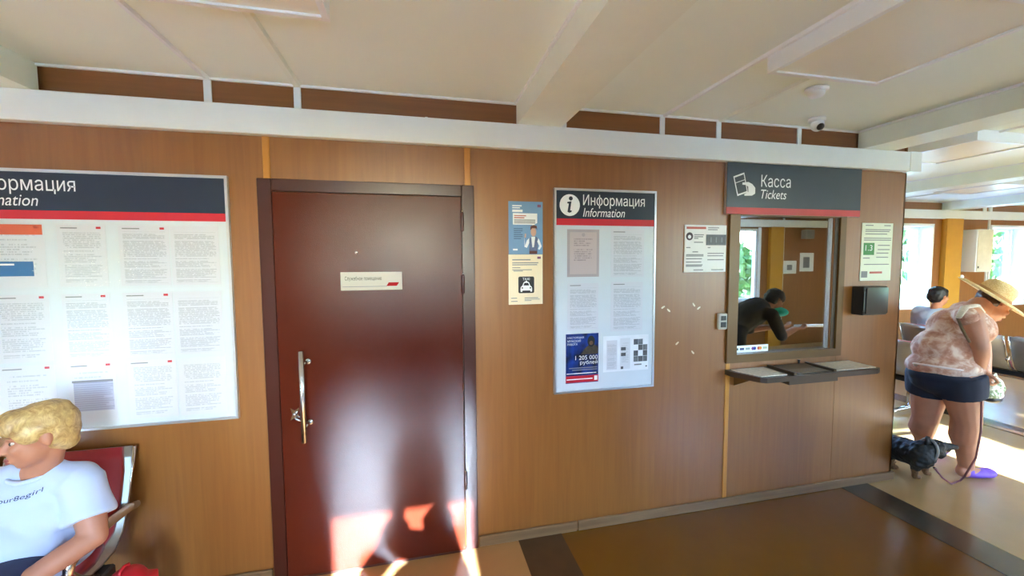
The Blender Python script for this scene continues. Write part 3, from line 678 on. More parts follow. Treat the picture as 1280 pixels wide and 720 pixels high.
part('tray_knob', MB().lathe([(.007, 0), (.006, .02), (.009, .028)], (2.545, -.01, .9355), (0, 0, 1), 10), M_BLACK, p)
for x in (2.03, 2.9): part('bracket', MB().prism([(-.002, .900), (-.15, .900), (-.002, .82)], 'x', x, x+.012), M_TFR, p)

# ------------------------------------------------------------------ ceiling things
M_DIFF = mat('frosted_diffuser', (232, 230, 216), .35, var=.02, scale=(2, 2, 2))
def panel_light(x0, x1, y0, y1, label):
    o = thing('ceiling_light', label, 'light fixture', ((x0+x1)/2, (y0+y1)/2, ZC), 'square ceiling lights')
    z = ZC-.075
    part('housing', MB().box(x0, x0+.022, y0, y1, z, ZC-.001).box(x1-.022, x1, y0, y1, z, ZC-.001).box(x0+.022, x1-.022, y0, y0+.022, z, ZC-.001).box(x0+.022, x1-.022, y1-.022, y1, z, ZC-.001), M_WHITE, o)
    part('diffuser', MB().box(x0+.022, x1-.022, y0+.022, y1-.022, z+.008, z+.014), M_DIFF, o)
    part('back_plate', MB().box(x0+.022, x1-.022, y0+.022, y1-.022, ZC-.02, ZC-.002), M_WHITE, o)
panel_light(1.49, 2.09, -1.345, -.745, 'unlit square ceiling light above the ticket window, upper right')
panel_light(-.865, -.265, -1.355, -.752, 'unlit square ceiling light cut by the top left edge')
panel_light(3.72, 4.32, -.22, .38, 'unlit square ceiling light just beyond the booth corner')
panel_light(6.15, 6.75, .9, 1.5, 'unlit square ceiling light deep in the far waiting room')
o = thing('smoke_detector', 'round white smoke detector on the ceiling beside the square light', 'detector', (2.015, -.52, ZC))
part('base', MB().lathe([(.052, 0), (.052, .012), (.046, .016)], (2.015, -.52, ZC-.0005), (0, 0, -1), 28), M_WHITE, o, True)
part('cap', MB().lathe([(.036, .014), (.038, .030), (.03, .042), (.012, .046)], (2.015, -.52, ZC), (0, 0, -1), 28), M_WHITE, o, True)
o = thing('dome_camera', 'small white dome camera on the ceiling above the ticket sign', 'camera', (2.44, -.16, ZC))
part('mount', MB().lathe([(.046, 0), (.046, .018), (.042, .024)], (2.44, -.16, ZC-.0005), (0, 0, -1), 28), M_WHITE, o, True)
part('ball', MB().ell((2.44, -.165, ZC-.045), (.037, .037, .037)), M_WHITE, o, True)
e = part('lens_window', MB().lathe([(.022, 0), (.018, .008), (.004, .012)], (2.432, -.192, ZC-.062), (-.25, -.8, -.55), 18), M_BLACK, o, True)
# far room wall cabinet
o = thing('wall_cabinet', 'white metal box on the wall between the far windows', 'cabinet', (8.5, YF-.1, 1.44))
part('body', MB().box(8.42, 8.76, YF-.2, YF-.001, 1.44, 2.10, .006), M_WHITE, o)
part('door', MB().box(8.43, 8.75, YF-.208, YF-.2, 1.45, 2.09), mat('cabinet_beige', (222, 214, 200), .4), o)
part('latch', MB().box(8.45, 8.462, YF-.216, YF-.208, 1.50, 1.53), M_BLACK, o)
o = thing('thermostat', 'tiny white knob box under the wall cabinet', 'thermostat', (8.45, YF-.02, 1.34))
part('body', MB().box(8.43, 8.49, YF-.03, YF-.001, 1.33, 1.39, .006), M_WHITE, o); part('dial', MB().lathe([(.018, 0), (.015, .012)], (8.46, YF-.03, 1.36), (0, -1, 0), 14), M_WHITE, o)
# papers and speaker on the wall behind the camera, seen mirrored in the ticket glass
for (x0, x1, z0, z1, l) in [(6.87, 7.17, 1.38, 1.63, 'pale notice mirrored beside the yellow pilaster in the ticket glass'), (7.25, 7.58, 1.42, 1.78, 'white notice on the back wall, mirrored at the right in the ticket glass')]:
    o = thing('printed_sheet', l, 'document', ((x0+x1)/2, YB+.002, z0))
    part('paper', MB().box(x0, x1, YB+.001, YB+.003, z0, z1), M_PAPER, o); part('text_block', MB().box(x0+.08, x1-.1, YB+.003, YB+.004, z0+.07, z1-.08), M_GREY, o)
o = thing('wall_speaker', 'small grey speaker box on the back wall, mirrored at the top of the ticket glass', 'speaker', (7.35, YB+.06, 2.05))
part('body', MB().box(7.25, 7.45, YB+.001, YB+.12, 2.05, 2.22, .01), mat('speaker_grey', (150, 150, 148), .5), o)
part('grille', MB().box(7.265, 7.435, YB+.12, YB+.126, 2.065, 2.205), M_GREY, o)

# ------------------------------------------------------------------ greenery outside
M_LEAF = mat('leaf_green', (70, 110, 40), .6, var=.35, scale=(3, 3, 3)); M_BARK = mat('bark', (84, 66, 50), .9, var=.2)
def tree(x, y, h, r, label, n=500, low=.3, leaf=.16):
    o = thing('leafy_tree', label, 'tree', (x, y, -.56), 'trees outside')
    part('trunk', MB().tube([(x, y, -.56), (x+.05, y, h*.4), (x-.05, y+.05, h*.8)], [.12, .09, .04], 8), M_BARK, o)
    b = bmesh.new(); rnd = random.Random(int(x*31+y*17))
    for _ in range(n):
        u = Vector((rnd.gauss(0, 1), rnd.gauss(0, 1), rnd.gauss(0, 1))).normalized()*(rnd.random()**.4)
        c = Vector((x+u.x*r, y+u.y*r, h*(low+(1-low)*.5)+u.z*h*(1-low)*.5)); t = Euler((rnd.random()*6, rnd.random()*6, rnd.random()*6)).to_matrix(); s = leaf*(.6+rnd.random())
        vs = [b.verts.new(c+t @ Vector(q)*s) for q in ((-1, -.2, 0), (0, -.6, .15), (1, 0, 0), (0, .6, .15))]
        b.faces.new(vs)
    me = bpy.data.meshes.new('foliage'); b.to_mesh(me); b.free()
    f = link('foliage', me, M_LEAF, o); f['kind'] = 'stuff'
for i, (x, y, h, r) in enumerate([(11.2, 8.5, 5.5, 2.1), (16.2, 9.2, 6.5, 2.3), (21.5, 9.6, 5.8, 2.4), (27.2, 11.0, 6.5, 2.6), (33.5, 12.5, 7.0, 2.9)]):
    tree(x, y, h, r, ['green tree outside the window left of the yellow pilaster', 'green tree outside between the two far windows', 'green tree outside the right-hand far window',
        'distant green tree outside, right of the far windows', 'most distant green tree outside the far windows'][i], 1500, .1, .2)
for i, (x, y, h, r) in enumerate([(5.9, -8.6, 5.2, 1.0), (9.5, -9.2, 2.4, 1.3), (12.5, -9.5, 2.5, 1.6), (-1.5, -9.5, 2.1, 1.6), (-6.5, -9.5, 2.6, 2.0), (-12.2, -9.0, 2.6, 2.0)]):  # first tree is added to keep the sun out of the mirrored window
    tree(x, y, h, r, ['narrow green tree mirrored in the ticket glass window', 'round bush outside behind the far room windows', 'wide bush outside behind the last window',
        'low bush outside behind the camera', 'wide bush outside the glazed entrance', 'bush outside left of the entrance'][i], 700, .0 if i else .2, .15)

# ------------------------------------------------------------------ benches
M_REDPAD = mat('red_upholstery', (160, 22, 34), .5, var=.06, sheen=.3)
M_SHELL = mat('pierced_steel', (176, 174, 170), .32, metal=.9, var=.05)
PROF = [(-.02, .80), (-.05, .70), (-.095, .56), (-.14, .46), (-.19, .415), (-.27, .40), (-.42, .405), (-.53, .42), (-.57, .41)]
def sweep(prof, x0, x1, t0, t1, rx=0.0):
    """thin curved sheet following prof from x0 to x1, offset t0..t1 along its normal (seat side), ends drawn in by rx"""
    mb = MB(); n = len(prof); pts = [Vector((0, p[0], p[1])) for p in prof]; nr = []
    for i in range(n):
        t = (pts[min(i+1, n-1)]-pts[max(i-1, 0)]).normalized(); nr.append(Vector((0, t.z, -t.y)))
    b = mb.bm; L = []
    cx = (x0+x1)/2; hw = (x1-x0)/2
    for i in range(n):
        w = hw - (rx if i in (0, n-1) else rx*.25 if i in (1, n-2) else 0)
        L.append([b.verts.new(Vector((cx+s*w, 0, 0))+pts[i]+nr[i]*t) for s, t in ((-1, t0), (-1, t1), (1, t1), (1, t0))])
    for A, B in zip(L, L[1:]):
        for k in range(4): b.faces.new((A[k], A[(k+1) % 4], B[(k+1) % 4], B[k]))
    b.faces.new(L[0][::-1]); b.faces.new(L[-1])
    bmesh.ops.subdivide_edges(b, edges=b.edges[:], cuts=1, use_grid_fill=True, smooth=.6)
    return mb
def bench(x, y, rz, n, label, w=.52, pads=True):
    o = thing('waiting_bench', label, 'bench', (x, y, 0), 'steel waiting benches'); o.rotation_euler = (0, 0, rz)
    L = n*w
    part('beam', MB().box(-.02, L+.02, -.32, -.24, .33, .385, .008), M_BLACK, o, world=False)
    for xx in (w*.5, L-w*.5):
        lg = part('leg', MB().tube([(xx, -.28, .33), (xx, -.28, .05)], .028, 12), M_CHROME, o, True, False)
        part('foot', MB().tube([(xx, -.03, .018), (xx, -.1, .045), (xx, -.28, .06), (xx, -.46, .045), (xx, -.56, .018)], [.018, .02, .024, .02, .018], 8), M_CHROME, lg, True, False)
    for k in range(n):
        st = part('seat_shell', sweep(PROF, k*w+.012, (k+1)*w-.012, -.006, .006, .015), M_SHELL, o, True, False)
        if pads:
            part('seat_pad', sweep(PROF[4:], k*w+.03, (k+1)*w-.03, .006, .034, .02), M_REDPAD, st, True, False, label='red seat pad')
            part('back_pad', sweep(PROF[:5], k*w+.035, (k+1)*w-.035, .006, .03, .02), M_REDPAD, st, True, False, label='red back pad')
        for xx in (k*w+.02, (k+1)*w-.02):
            part('shell_rim', MB().tube([(xx, p[0]+.004, p[1]-.004) for p in PROF], .008, 8), M_CHROME, st, True, False)
    for k in range(n+1):
        xx = k*w
        part('armrest', MB().tube([(xx, -.055, .535), (xx, -.12, .552), (xx, -.25, .562), (xx, -.38, .555), (xx, -.44, .53), (xx, -.45, .49), (xx, -.40, .43), (xx, -.31, .37)], [.012, .016, .018, .018, .017, .015, .013, .012], 10, 1.4), M_STEEL, o, True, False)
    return o
bench(-1.29-2*.52, -.03, 0, 2, 'red padded steel bench against the wall under the large board')
bench(4.86, .72, R(90), 3, 'steel bench with its end just behind the booth corner')
bench(6.25, -.2, R(90), 4, 'steel bench with red pads behind the woman in the straw hat')

# ------------------------------------------------------------------ people
def skin(name, c): return mat(name, c, .5, var=.06, scale=(14, 14, 14))
M_EYE = mat('eye_white', (214, 208, 202), .3); M_IRIS = mat('iris', (48, 40, 36), .2); M_LIP = mat('lips', (168, 96, 92), .45)
def frame(F, U):
    F = Vector(F).normalized(); U = Vector(U); U = (U - F*U.dot(F)).normalized(); return F, U.cross(F), U
def head(mb, c, F, U, s=1.0):
    F, L, U = frame(F, U); c = Vector(c); Mx = ellmat(F, L, U)
    E = lambda f, l, u, r: mb.ell(c+(F*f+L*l+U*u)*s, tuple(k*s for k in r), Mx)
    E(-.012, 0, .022, (.098, .077, .088)); E(.034, 0, -.045, (.060, .056, .066)); E(.064, 0, -.094, (.022, .028, .018))
    E(.074, 0, .024, (.018, .05, .012)); E(.070, .036, -.022, (.02, .022, .02)); E(.070, -.036, -.022, (.02, .022, .02))
    E(.092, 0, -.066, (.012, .024, .016))
    mb.cap(c+(F*.088+U*.006)*s, c+(F*.112-U*.028)*s, .008*s, .0125*s); 
    for k in (-1, 1):
        E(-.012, k*.079, -.008, (.019, .007, .031)); E(.103, k*.011, -.033, (.009, .008, .007))
def face(c, F, U, parent, s=1.0, brow=None):
    F, L, U = frame(F, U); c = Vector(c)
    for k in (-1, 1):
        e = part('eye', MB().ell(c+(F*.070+L*k*.031+U*.002)*s, (.011*s, .012*s, .007*s), ellmat(F, L, U)), M_EYE, parent, True)
        part('iris', MB().ell(c+(F*.0795+L*k*.031+U*.002)*s, (.004*s, .008*s, .0065*s), ellmat(F, L, U)), M_IRIS, e, True)
        if brow: part('eyebrow', MB().tube([c+(F*.094+L*k*.014+U*.027)*s, c+(F*.090+L*k*.032+U*.032)*s, c+(F*.076+L*k*.05+U*.026)*s], [.003, .0045, .002], 6), brow, parent, True)
    part('lips', MB().ell(c+(F*.099-U*.062)*s, (.009*s, .023*s, .006*s), ellmat(F, L, U)).ell(c+(F*.097-U*.072)*s, (.009*s, .020*s, .006*s), ellmat(F, L, U)), M_LIP, parent, True)
def hand(mb, w, d, n, side=1, curl=.6, s=1.0):
    """palm, four fingers and a thumb: d points along the fingers, n out of the palm side, side picks the thumb's side"""
    w = Vector(w); d, l, n = frame(d, n); l = l*side
    ln = [.90, 1.0, .95, .76]
    for k in range(4):
        off = (k-1.5)*.0195
        kn = w + (d*(.082 if k in (1, 2) else .076) + l*off)*s
        mb.cap(w+l*off*.55*s+d*.012*s, kn, .0125*s, .0105*s)
        p = kn; a = curl*.5
        for seg, r in ((.040, .0092), (.026, .0085), (.020, .0076)):
            q = p + (d*math.cos(a) + n*math.sin(a))*seg*ln[k]*s; mb.cap(p, q, r*s, r*.93*s); p = q; a += curl
    b = w + (d*.022 - l*.030)*s; t1 = b + (d*.030 - l*.022 + n*.012)*s; t2 = t1 + (d*.030 - l*.004 + n*.014)*s; t3 = t2 + (d*.022+l*.006+n*.008)*s
    mb.chain([b, t1, t2, t3], [.014*s, .012*s, .010*s, .0085*s])
def body_obj(mb, m, root, voxel=.007, sm=5, name='body'):
    return link(name, fused(mb, name, voxel, sm), m, root, True)
def cloth(mb, name, m, root, voxel=.009, sm=5, rough=.006, rs=14):
    return link(name, fused(mb, name, voxel, sm, rough, rs), m, root, True)
def hairmat(name, a, b):
    if name in MATS: return MATS[name]
    g = NG(name); f = g.noise(g.coords('Object', (40, 40, 26)), 1.0, 5, .65, 1.2)
    g.l(g.ramp(f, [(.34, lin(b)), (.64, lin(a))]), g.b.inputs['Base Color']); g.b.inputs['Roughness'].default_value = .45
    g.bump(f, .3, .004); MATS[name] = g.m; return g.m

# --- seated woman in white, left edge
M_SK1 = skin('skin_tan', (178, 120, 94)); M_TEE = mat('white_cotton', (184, 196, 224), .8, var=.03, bump=.25, bscale=16, sheen=.2)
w = thing('person', 'seated person in a white T-shirt with short blond hair, turned to the left edge', 'person', (-1.47, -.35, 0))
HC = Vector((-1.385, -.415, 1.015)); HF = Vector((-.80, -.60, -.12)); HU = Vector((-.06, 0, 1))
b = MB(); head(b, HC, HF, HU, .93)
b.cap((-1.385, -.39, .95), (-1.44, -.365, .83), .050, .058)
b.ell((-1.49, -.30, .54), (.17, .14, .10)).ell((-1.485, -.33, .60), (.16, .125, .15)).ell((-1.475, -.345, .74), (.165, .11, .12))
b.cap((-1.61, -.36, .80), (-1.315, -.36, .80), .062, .062)
sh, el, wr = Vector((-1.30, -.365, .79)), Vector((-1.235, -.43, .60)), Vector((-1.40, -.615, .525))
b.chain([sh, (sh+el)/2, el], [.056, .052, .042]); b.chain([el, el.lerp(wr, .35), wr], [.042, .042, .029]); hand(b, wr, (-.9, -.35, -.2), (.1, .3, -.9), 1, .35)
sh2, el2, wr2 = Vector((-1.635, -.365, .79)), Vector((-1.72, -.44, .60)), Vector((-1.56, -.64, .52))
b.chain([sh2, (sh2+el2)/2, el2], [.056, .052, .042]); b.chain([el2, el2.lerp(wr2, .35), wr2], [.042, .042, .029]); hand(b, wr2, (.9, -.3, -.2), (-.1, .3, -.9), -1, .35)
for x in (-1.58, -1.40):
    b.chain([(x*.5-.745, -.33, .53), (x, -.76, .515)], [.085, .065]); b.chain([(x, -.76, .515), (x, -.72, .30), (x, -.70, .09)], [.062, .056, .038]); b.chain([(x, -.69, .055), (x, -.86, .04)], [.038, .03])
body_obj(b, M_SK1, w)
face(HC, HF, HU, w, .93, mat('light_brow', (150, 116, 84), .6))
t = MB().ell((-1.49, -.34, .53), (.195, .175, .125)).ell((-1.485, -.335, .62), (.178, .143, .15)).ell((-1.475, -.35, .74), (.182, .128, .125))
t.ell((-1.50, -.43, .60), (.165, .12, .12)); t.ell((-1.40, -.43, .70), (.085, .06, .075)).ell((-1.55, -.43, .70), (.085, .06, .075))
t.cap((-1.60, -.36, .80), (-1.32, -.36, .80), .075, .075).cap((-1.52, -.365, .835), (-1.39, -.365, .835), .055, .055)
t.tube([sh+Vector((-.03, 0, .02)), sh, sh.lerp(el, .35), sh.lerp(el, .66)], [.074, .076, .074, .078], 20)
t.tube([sh2+Vector((.03, 0, .02)), sh2, sh2.lerp(el2, .35), sh2.lerp(el2, .66)], [.074, .076, .074, .078], 20)
tee = cloth(t, 'tshirt', M_TEE, w, .008, 6, .010, 10); tee['label'] = 'white T-shirt with dark lettering'
# neckband and lettering follow the shirt surface
from mathutils.bvhtree import BVHTree
off = base(w); bv = BVHTree.FromPolygons([v.co+off for v in tee.data.vertices], [tuple(p.vertices) for p in tee.data.polygons])
ring = []
for k in range(28):
    a = 2*math.pi*k/28; q = Vector((-1.447+.064*math.cos(a), -.375+.062*math.sin(a)-.0, .862+.018*math.sin(a)))
    ring.append(q)
part('neckband', MB().tube(ring+[ring[0], ring[1]], .0085, 8), M_TEE, tee, True)
me = text_mesh('our8egirl', .0, .03); xs_ = [v.co.x for v in me.vertices]; a_, b_ = min(xs_), max(xs_)
bm = bmesh.new(); bm.from_mesh(me); bmesh.ops.subdivide_edges(bm, edges=bm.edges[:], cuts=2, use_grid_fill=True); bm.to_mesh(me); bm.free()
for v in me.vertices:
    u = (v.co.x-a_)/(b_-a_); x = -1.488+.112*u; z = .790+.016*u*u+.021*v.co.y
    hit = bv.ray_cast(Vector((x, -1.2, z)), Vector((0, 1, 0)))[0]
    v.co = Vector((x, (hit.y if hit else -.47)-.0025, z))
link('shirt_lettering', me, mat('navy_ink', (26, 34, 84), .6), tee)
j = MB().ell((-1.49, -.31, .53), (.185, .15, .098))
for x in (-1.58, -1.40):
    j.chain([(x*.5-.745, -.34, .535), (x, -.76, .515)], [.096, .078]); j.chain([(x, -.76, .515), (x, -.72, .30), (x, -.70, .12)], [.076, .07, .058])
cloth(j, 'jeans', mat('dark_denim', (40, 48, 76), .85, var=.12, scale=(20, 20, 20)), w)
for x in (-1.58, -1.40):
    cloth(MB().ell((x, -.77, .045), (.045, .13, .045)).ell((x, -.71, .06), (.043, .07, .055)), 'shoe', mat('pale_shoe', (210, 206, 200), .6), w, .008, 3, 0)
F, L, U = frame(HF, HU); Mx = ellmat(F, L, U)
hr = MB(); HE = lambda f, l, u, r: hr.ell(HC+(F*f+L*l+U*u)*.93, tuple(k*.92 for k in r), Mx)
HE(-.018, 0, .04, (.104, .087, .085)); HE(-.045, 0, .005, (.072, .082, .08)); HE(-.062, 0, -.04, (.044, .060, .05)); HE(.03, 0, .085, (.075, .07, .04)); HE(.070, 0, .072, (.034, .064, .030)); HE(-.02, .0, .098, (.08, .06, .032))
HE(.028, .064, .035, (.045, .022, .045)); HE(.028, -.064, .035, (.045, .022, .045)); HE(.078, .03, .052, (.02, .03, .022)); HE(.078, -.03, .052, (.02, .03, .022))
hm = fused(hr, 'hair', .006, 3, .006, 24)
link('hair', hm, hairmat('blond_hair', (206, 176, 118), (146, 110, 64)), w, True)

o = thing('red_bag', 'rounded red bag standing beside the bench armrest at the bottom edge', 'bag', (-1.165, -.40, 0))
link('bag_body', fused(MB().box(-1.235, -1.095, -.49, -.31, .004, .36).ell((-1.165, -.40, .36), (.07, .09, .07)), 'bag_body', .008, 8), mat('red_nylon', (186, 24, 36), .5), o, True)
part('bag_handle', MB().tube([(-1.165, -.37, .415), (-1.165, -.375, .436), (-1.165, -.40, .443), (-1.165, -.425, .436), (-1.165, -.43, .415)], .006, 8), mat('red_nylon', (0, 0, 0)), o, True)

# --- woman in the straw hat
def fl_at(px, py):
    q = at(px, py, 1.0)-CAMP; return CAMP + q*(-CAMP.z/q.z)
DW = 2.98
M_SK2 = skin('skin_sunned', (206, 148, 118))
w = thing('person', 'bending person in a straw hat, blotched pink top and navy shorts, holding a leash', 'person', (3.95, -.08, 0))
hipN, hipF = at(1197, 470, DW-.09), at(1164, 470, DW+.10)
knN, knF = at(1208, 524, DW-.06), at(1157, 522, DW+.18)
heelN = fl_at(1203, 597); heelN.z = 0; toeN = heelN + Vector((.22, -.05, 0)); anN = heelN+Vector((.03, 0, .085))
heelF = fl_at(1148, 568); heelF.z = 0; toeF = heelF+Vector((.22, -.05, 0)); anF = heelF+Vector((.03, 0, .085))
shN, shF, nk = at(1214, 394, DW-.15), at(1206, 387, DW+.15), at(1224, 383, DW)
elN, wrN = at(1226, 436, DW-.20), at(1225, 461, DW-.16); elF, wrF = at(1228, 430, DW+.13), at(1232, 466, DW+.05)
HC = at(1242, 380, DW); HF = RT*.72-UP*.62-FW*.05; HU = RT*.55+UP*.75
pel, wai, che = at(1182, 466, DW), at(1184, 437, DW), at(1200, 410, DW)
b = MB(); head(b, HC, HF, HU, 1.0); b.cap(HC-Vector(HU).normalized()*.07, nk, .052, .06)
Mt = ellmat(RT, FW, UP)
b.ell(pel, (.185, .17, .12), Mt).ell(wai, (.175, .155, .16), Mt).ell(che, (.17, .16, .15), Mt).cap(shN, shF, .065, .065).cap(che, nk, .12, .07)
b.chain([shN, shN.lerp(elN, .5), elN], [.060, .058, .046]); b.chain([elN, elN.lerp(wrN, .35), wrN], [.046, .045, .031]); hand(b, wrN, RT*.35-UP, RT*.9+UP*.3, 1, .75)
b.chain([shF, shF.lerp(elF, .5), elF], [.058, .056, .046]); b.chain([elF, elF.lerp(wrF, .35), wrF], [.046, .045, .031]); hand(b, wrF, RT*.35-UP, RT*.9+UP*.3, -1, .75)
for hp, kn, an, he, to in ((hipN, knN, anN, heelN, toeN), (hipF, knF, anF, heelF, toeF)):
    b.chain([hp, hp.lerp(kn, .5), kn], [.118, .104, .080]); cf = kn.lerp(an, .33)-RT*.016
    b.chain([kn, cf, kn.lerp(an, .7), an], [.080, .083, .058, .044]); b.chain([an, an-Vector((.03, 0, .035)), he.lerp(to, .75)+Vector((0, 0, .03))], [.044, .042, .03])
body_obj(b, M_SK2, w)
face(HC, HF, HU, w, 1.0, mat('light_brow', (0, 0, 0)))
g = NG('blotched_top'); v = g.coords('Object', (15, 15, 15)); f = g.noise(v, 1.0, 4, .6, .4)
g.l(g.ramp(f, [(.34, lin((178, 120, 98))), (.48, lin((206, 160, 138))), (.62, lin((234, 212, 196)))]), g.b.inputs['Base Color']); g.b.inputs['Roughness'].default_value = .8
t = MB().ell(pel+UP*.045, (.226, .212, .125), Mt).ell(wai, (.205, .185, .16), Mt).ell(che, (.185, .178, .155), Mt).cap(che, nk-RT*.05-UP*.05, .13, .075).cap(shN-UP*.01-RT*.03, shF-UP*.01-RT*.03, .068, .068)
me = fused(t, 'sleeveless_top', .009, 6, .006, 11); cut(me, at(1180, 463, DW), -UP+RT*.16); cut(me, at(1226, 386, DW), RT*.8+UP*.45)
tp = link('sleeveless_top', me, g.m, w, True)
part('lace_strap', MB().tube([at(1198, 397, DW-.235), at(1206, 384, DW-.20), at(1220, 382, DW-.16), at(1228, 390, DW-.12)], [.016, .024, .024, .016], 10, .5), mat('lace_cream', (232, 222, 206), .85, var=.15, scale=(90, 90, 90)), tp, True)
part('shoulder_band', MB().tube([at(1196, 396, DW-.215), at(1203, 412, DW-.225), at(1212, 428, DW-.215)], [.008, .010, .008], 8, .5), mat('olive_band', (120, 104, 80), .8), tp, True)
part('hem_band', MB().tube([at(1141, 456, DW)-FW*.02] + [at(1182-41*math.cos(a), 460-6*math.cos(a), DW-.212*math.sin(a)) for a in [math.pi*k/10 for k in range(1, 10)]] + [at(1223, 466, DW)], .012, 8, .6), mat('hem_white', (226, 214, 214), .8), tp, True)
t = MB().ell(pel+UP*.0, (.222, .206, .115), Mt).ell(pel-UP*.06, (.20, .19, .10), Mt)
for hp, kn, q in ((hipN, knN, .40), (hipF, knF, .36)): t.tube([hp+UP*.02, hp.lerp(kn, .2), hp.lerp(kn, q)-UP*.012], [.145, .142, .134], 24)
cloth(t, 'shorts', mat('navy_shorts', (28, 38, 58), .75, var=.08), w, .009, 4, .004, 12)
for he, to in ((heelN, toeN), (heelF, toeF)):
    t = MB(); m_ = he.lerp(to, .5); dd = (to-he).normalized(); ss = Vector((-dd.y, dd.x, 0)); M3 = ellmat(dd, ss, Vector((0, 0, 1)))
    t.ell(m_+Vector((0, 0, .034)), (.125, .046, .034), M3).ell(he.lerp(to, .82)+Vector((0, 0, .036)), (.06, .046, .036), M3).ell(he.lerp(to, .12)+Vector((0, 0, .05)), (.05, .042, .045), M3)
    cloth(t, 'clog', mat('violet_clogs', (122, 84, 196), .5), w, .007, 3, 0)
# hair under the hat
F, L, U = frame(HF, HU); Mx = ellmat(F, L, U)
hr = MB().ell(HC-F*.035+U*.02, (.085, .084, .085), Mx).ell(HC-F*.06-U*.03, (.05, .07, .05), Mx)
link('hair', fused(hr, 'hair', .007, 2, .008, 30), hairmat('brown_hair', (92, 62, 48), (52, 34, 28)), w, True)
# straw hat (a thing worn, its own object)
h = thing('straw_hat', 'wide-brimmed cream straw hat on the bending person', 'hat', tuple(HC+U*.06), 'worn things')
g = NG('straw'); v = g.coords('Object', (160, 160, 160)); wv = g.noise(v, 1.0, 2)
g.l(g.ramp(wv, [(.3, lin((214, 176, 116))), (.7, lin((246, 222, 172)))]), g.b.inputs['Base Color']); g.b.inputs['Roughness'].default_value = .8; g.bump(wv, .5, .004)
# brim line in the photograph falls to the right
e1 = at(1203, 352, DW)-at(1270, 392, DW); e1.normalize(); vw = (at(1238, 371, DW)-CAMP).normalized(); ax = e1.cross(vw); ax = (ax if ax.z > 0 else -ax).normalized(); ax = (ax+vw*.02).normalized()
hc = at(1238, 371, DW)+ax*.012
part('brim', MB().lathe([(.088, .0), (.13, .004), (.18, .0), (.215, -.012), (.217, -.008), (.18, .006), (.13, .010), (.088, .006)], hc, ax, 40), g.m, h, True)
cr = hc+RT*.03
part('crown', MB().lathe([(.102, .0), (.100, .04), (.092, .08), (.070, .105), (.03, .114), (.002, .115)], hc, ax, 32), g.m, h, True)
part('ribbon', MB().lathe([(.1025, .004), (.1045, .006), (.103, .026), (.101, .028)], hc, ax, 32), mat('tan_ribbon', (186, 140, 92), .6), h, True)
# leash
def tube_thing(name, path, r, m, label, cat, pn):
    o = thing(name, label, cat, tuple(path[-1])); part(pn, MB().tube(path, r, 8), m, o, True); return o
M_LEASH = mat('leash_pink', (150, 92, 92), .6)
pts = [at(1228, 470, DW-.17), at(1227, 500, DW-.18), at(1226, 540, DW-.2), at(1220, 572, DW-.2), at(1206, 595, DW-.16)]
g0 = fl_at(1200, 602); g0.z = .007; g1 = fl_at(1189, 606); g1.z = .007
ls = thing('dog_leash', 'thin leash running from the bending person down to the dog', 'leash', (3.95, -.2, 0))
part('cord', MB().tube(pts+[g0, g1, at(1178, 597, DW-.1), at(1168, 585, DW-.05)], .006, 8), M_LEASH, ls, True)
part('clip', MB().lathe([(.007, -.012), (.009, 0), (.007, .012)], at(1169, 586, DW-.05), RT-UP, 10), M_STEEL, ls, True)
# tote bag
bg_ = thing('tote_bag', 'small white and green tote bag hanging beside the navy shorts', 'bag', tuple(at(1240, 497, DW+.05)))
g = NG('bag_print'); f = g.noise(g.coords('Object', (22, 22, 22)), 1.0, 2, .5, 1.5)
g.l(g.ramp(f, [(.40, lin((120, 140, 96))), (.50, lin((222, 222, 200))), (.62, lin((242, 240, 232)))]), g.b.inputs['Base Color']); g.b.inputs['Roughness'].default_value = .6
bp = at(1240, 484, DW+.05)
t = MB().ell(bp, (.085, .05, .08), Mt).ell(bp-UP*.045, (.08, .05, .05), Mt)
link('bag_body', fused(t, 'bag_body', .007, 3, .010, 22), g.m, bg_, True)
part('bag_handle', MB().tube([bp+RT*-.05+UP*.06, bp+RT*-.045+UP*.10, wrF-UP*.075+RT*.02, bp+RT*.03+UP*.10, bp+RT*.045+UP*.06], .006, 8), g.m, bg_, True)
part('bag_base', MB().ell(bp-UP*.085, (.062, .045, .03), Mt), M_BLACK, bg_, True)

# --- dog
d = thing('dog', 'small black dog with tan legs standing by the booth corner', 'dog', (3.55, .0, 0))
DD = 2.97
q = lambda px, py, o=0.0: at(px, py, DD+o+max(0, 1152-px)*.0055)
b = MB(); Md = ellmat(RT, FW, UP)
b.chain([q(1107, 557), q(1114, 557), q(1130, 562), q(1150, 569, -.01)], [.075, .088, .092, .088])
b.ell(q(1152, 568, -.01), (.085, .075, .09), Md); b.chain([q(1152, 563, -.01), q(1166, 561, -.02)], [.07, .055])
b.ell(q(1169, 558, -.02), (.058, .05, .05), Md).ell(q(1173, 566, -.02), (.04, .04, .04), Md)
b.chain([q(1176, 556.5, -.025), q(1194, 559, -.03)], [.032, .017]); b.chain([q(1172, 564, -.025), q(1186, 563, -.03)], [.024, .012])
for (tp, ft, o) in (((1147, 578), (1144, 598), -.05), ((1156, 577), (1158, 594), .03), ((1113, 566), (1116, 586), -.03), ((1112, 566), (1113, 578), .06)):
    f0 = fl_at(*ft); f0.z = .016; top = q(tp[0], tp[1], o); mid = top.lerp(f0, .55)+RT*(-.012)
    b.chain([top, mid, f0], [.04, .022, .018]); b.chain([f0, f0+RT*.028-Vector((0, 0, .003))], [.018, .015])
b.chain([q(1106, 550, .04), q(1102, 541, .06), q(1101, 532, .06)], [.03, .02, .012])
dm = fused(b, 'body', .0065, 3, .007, 42)
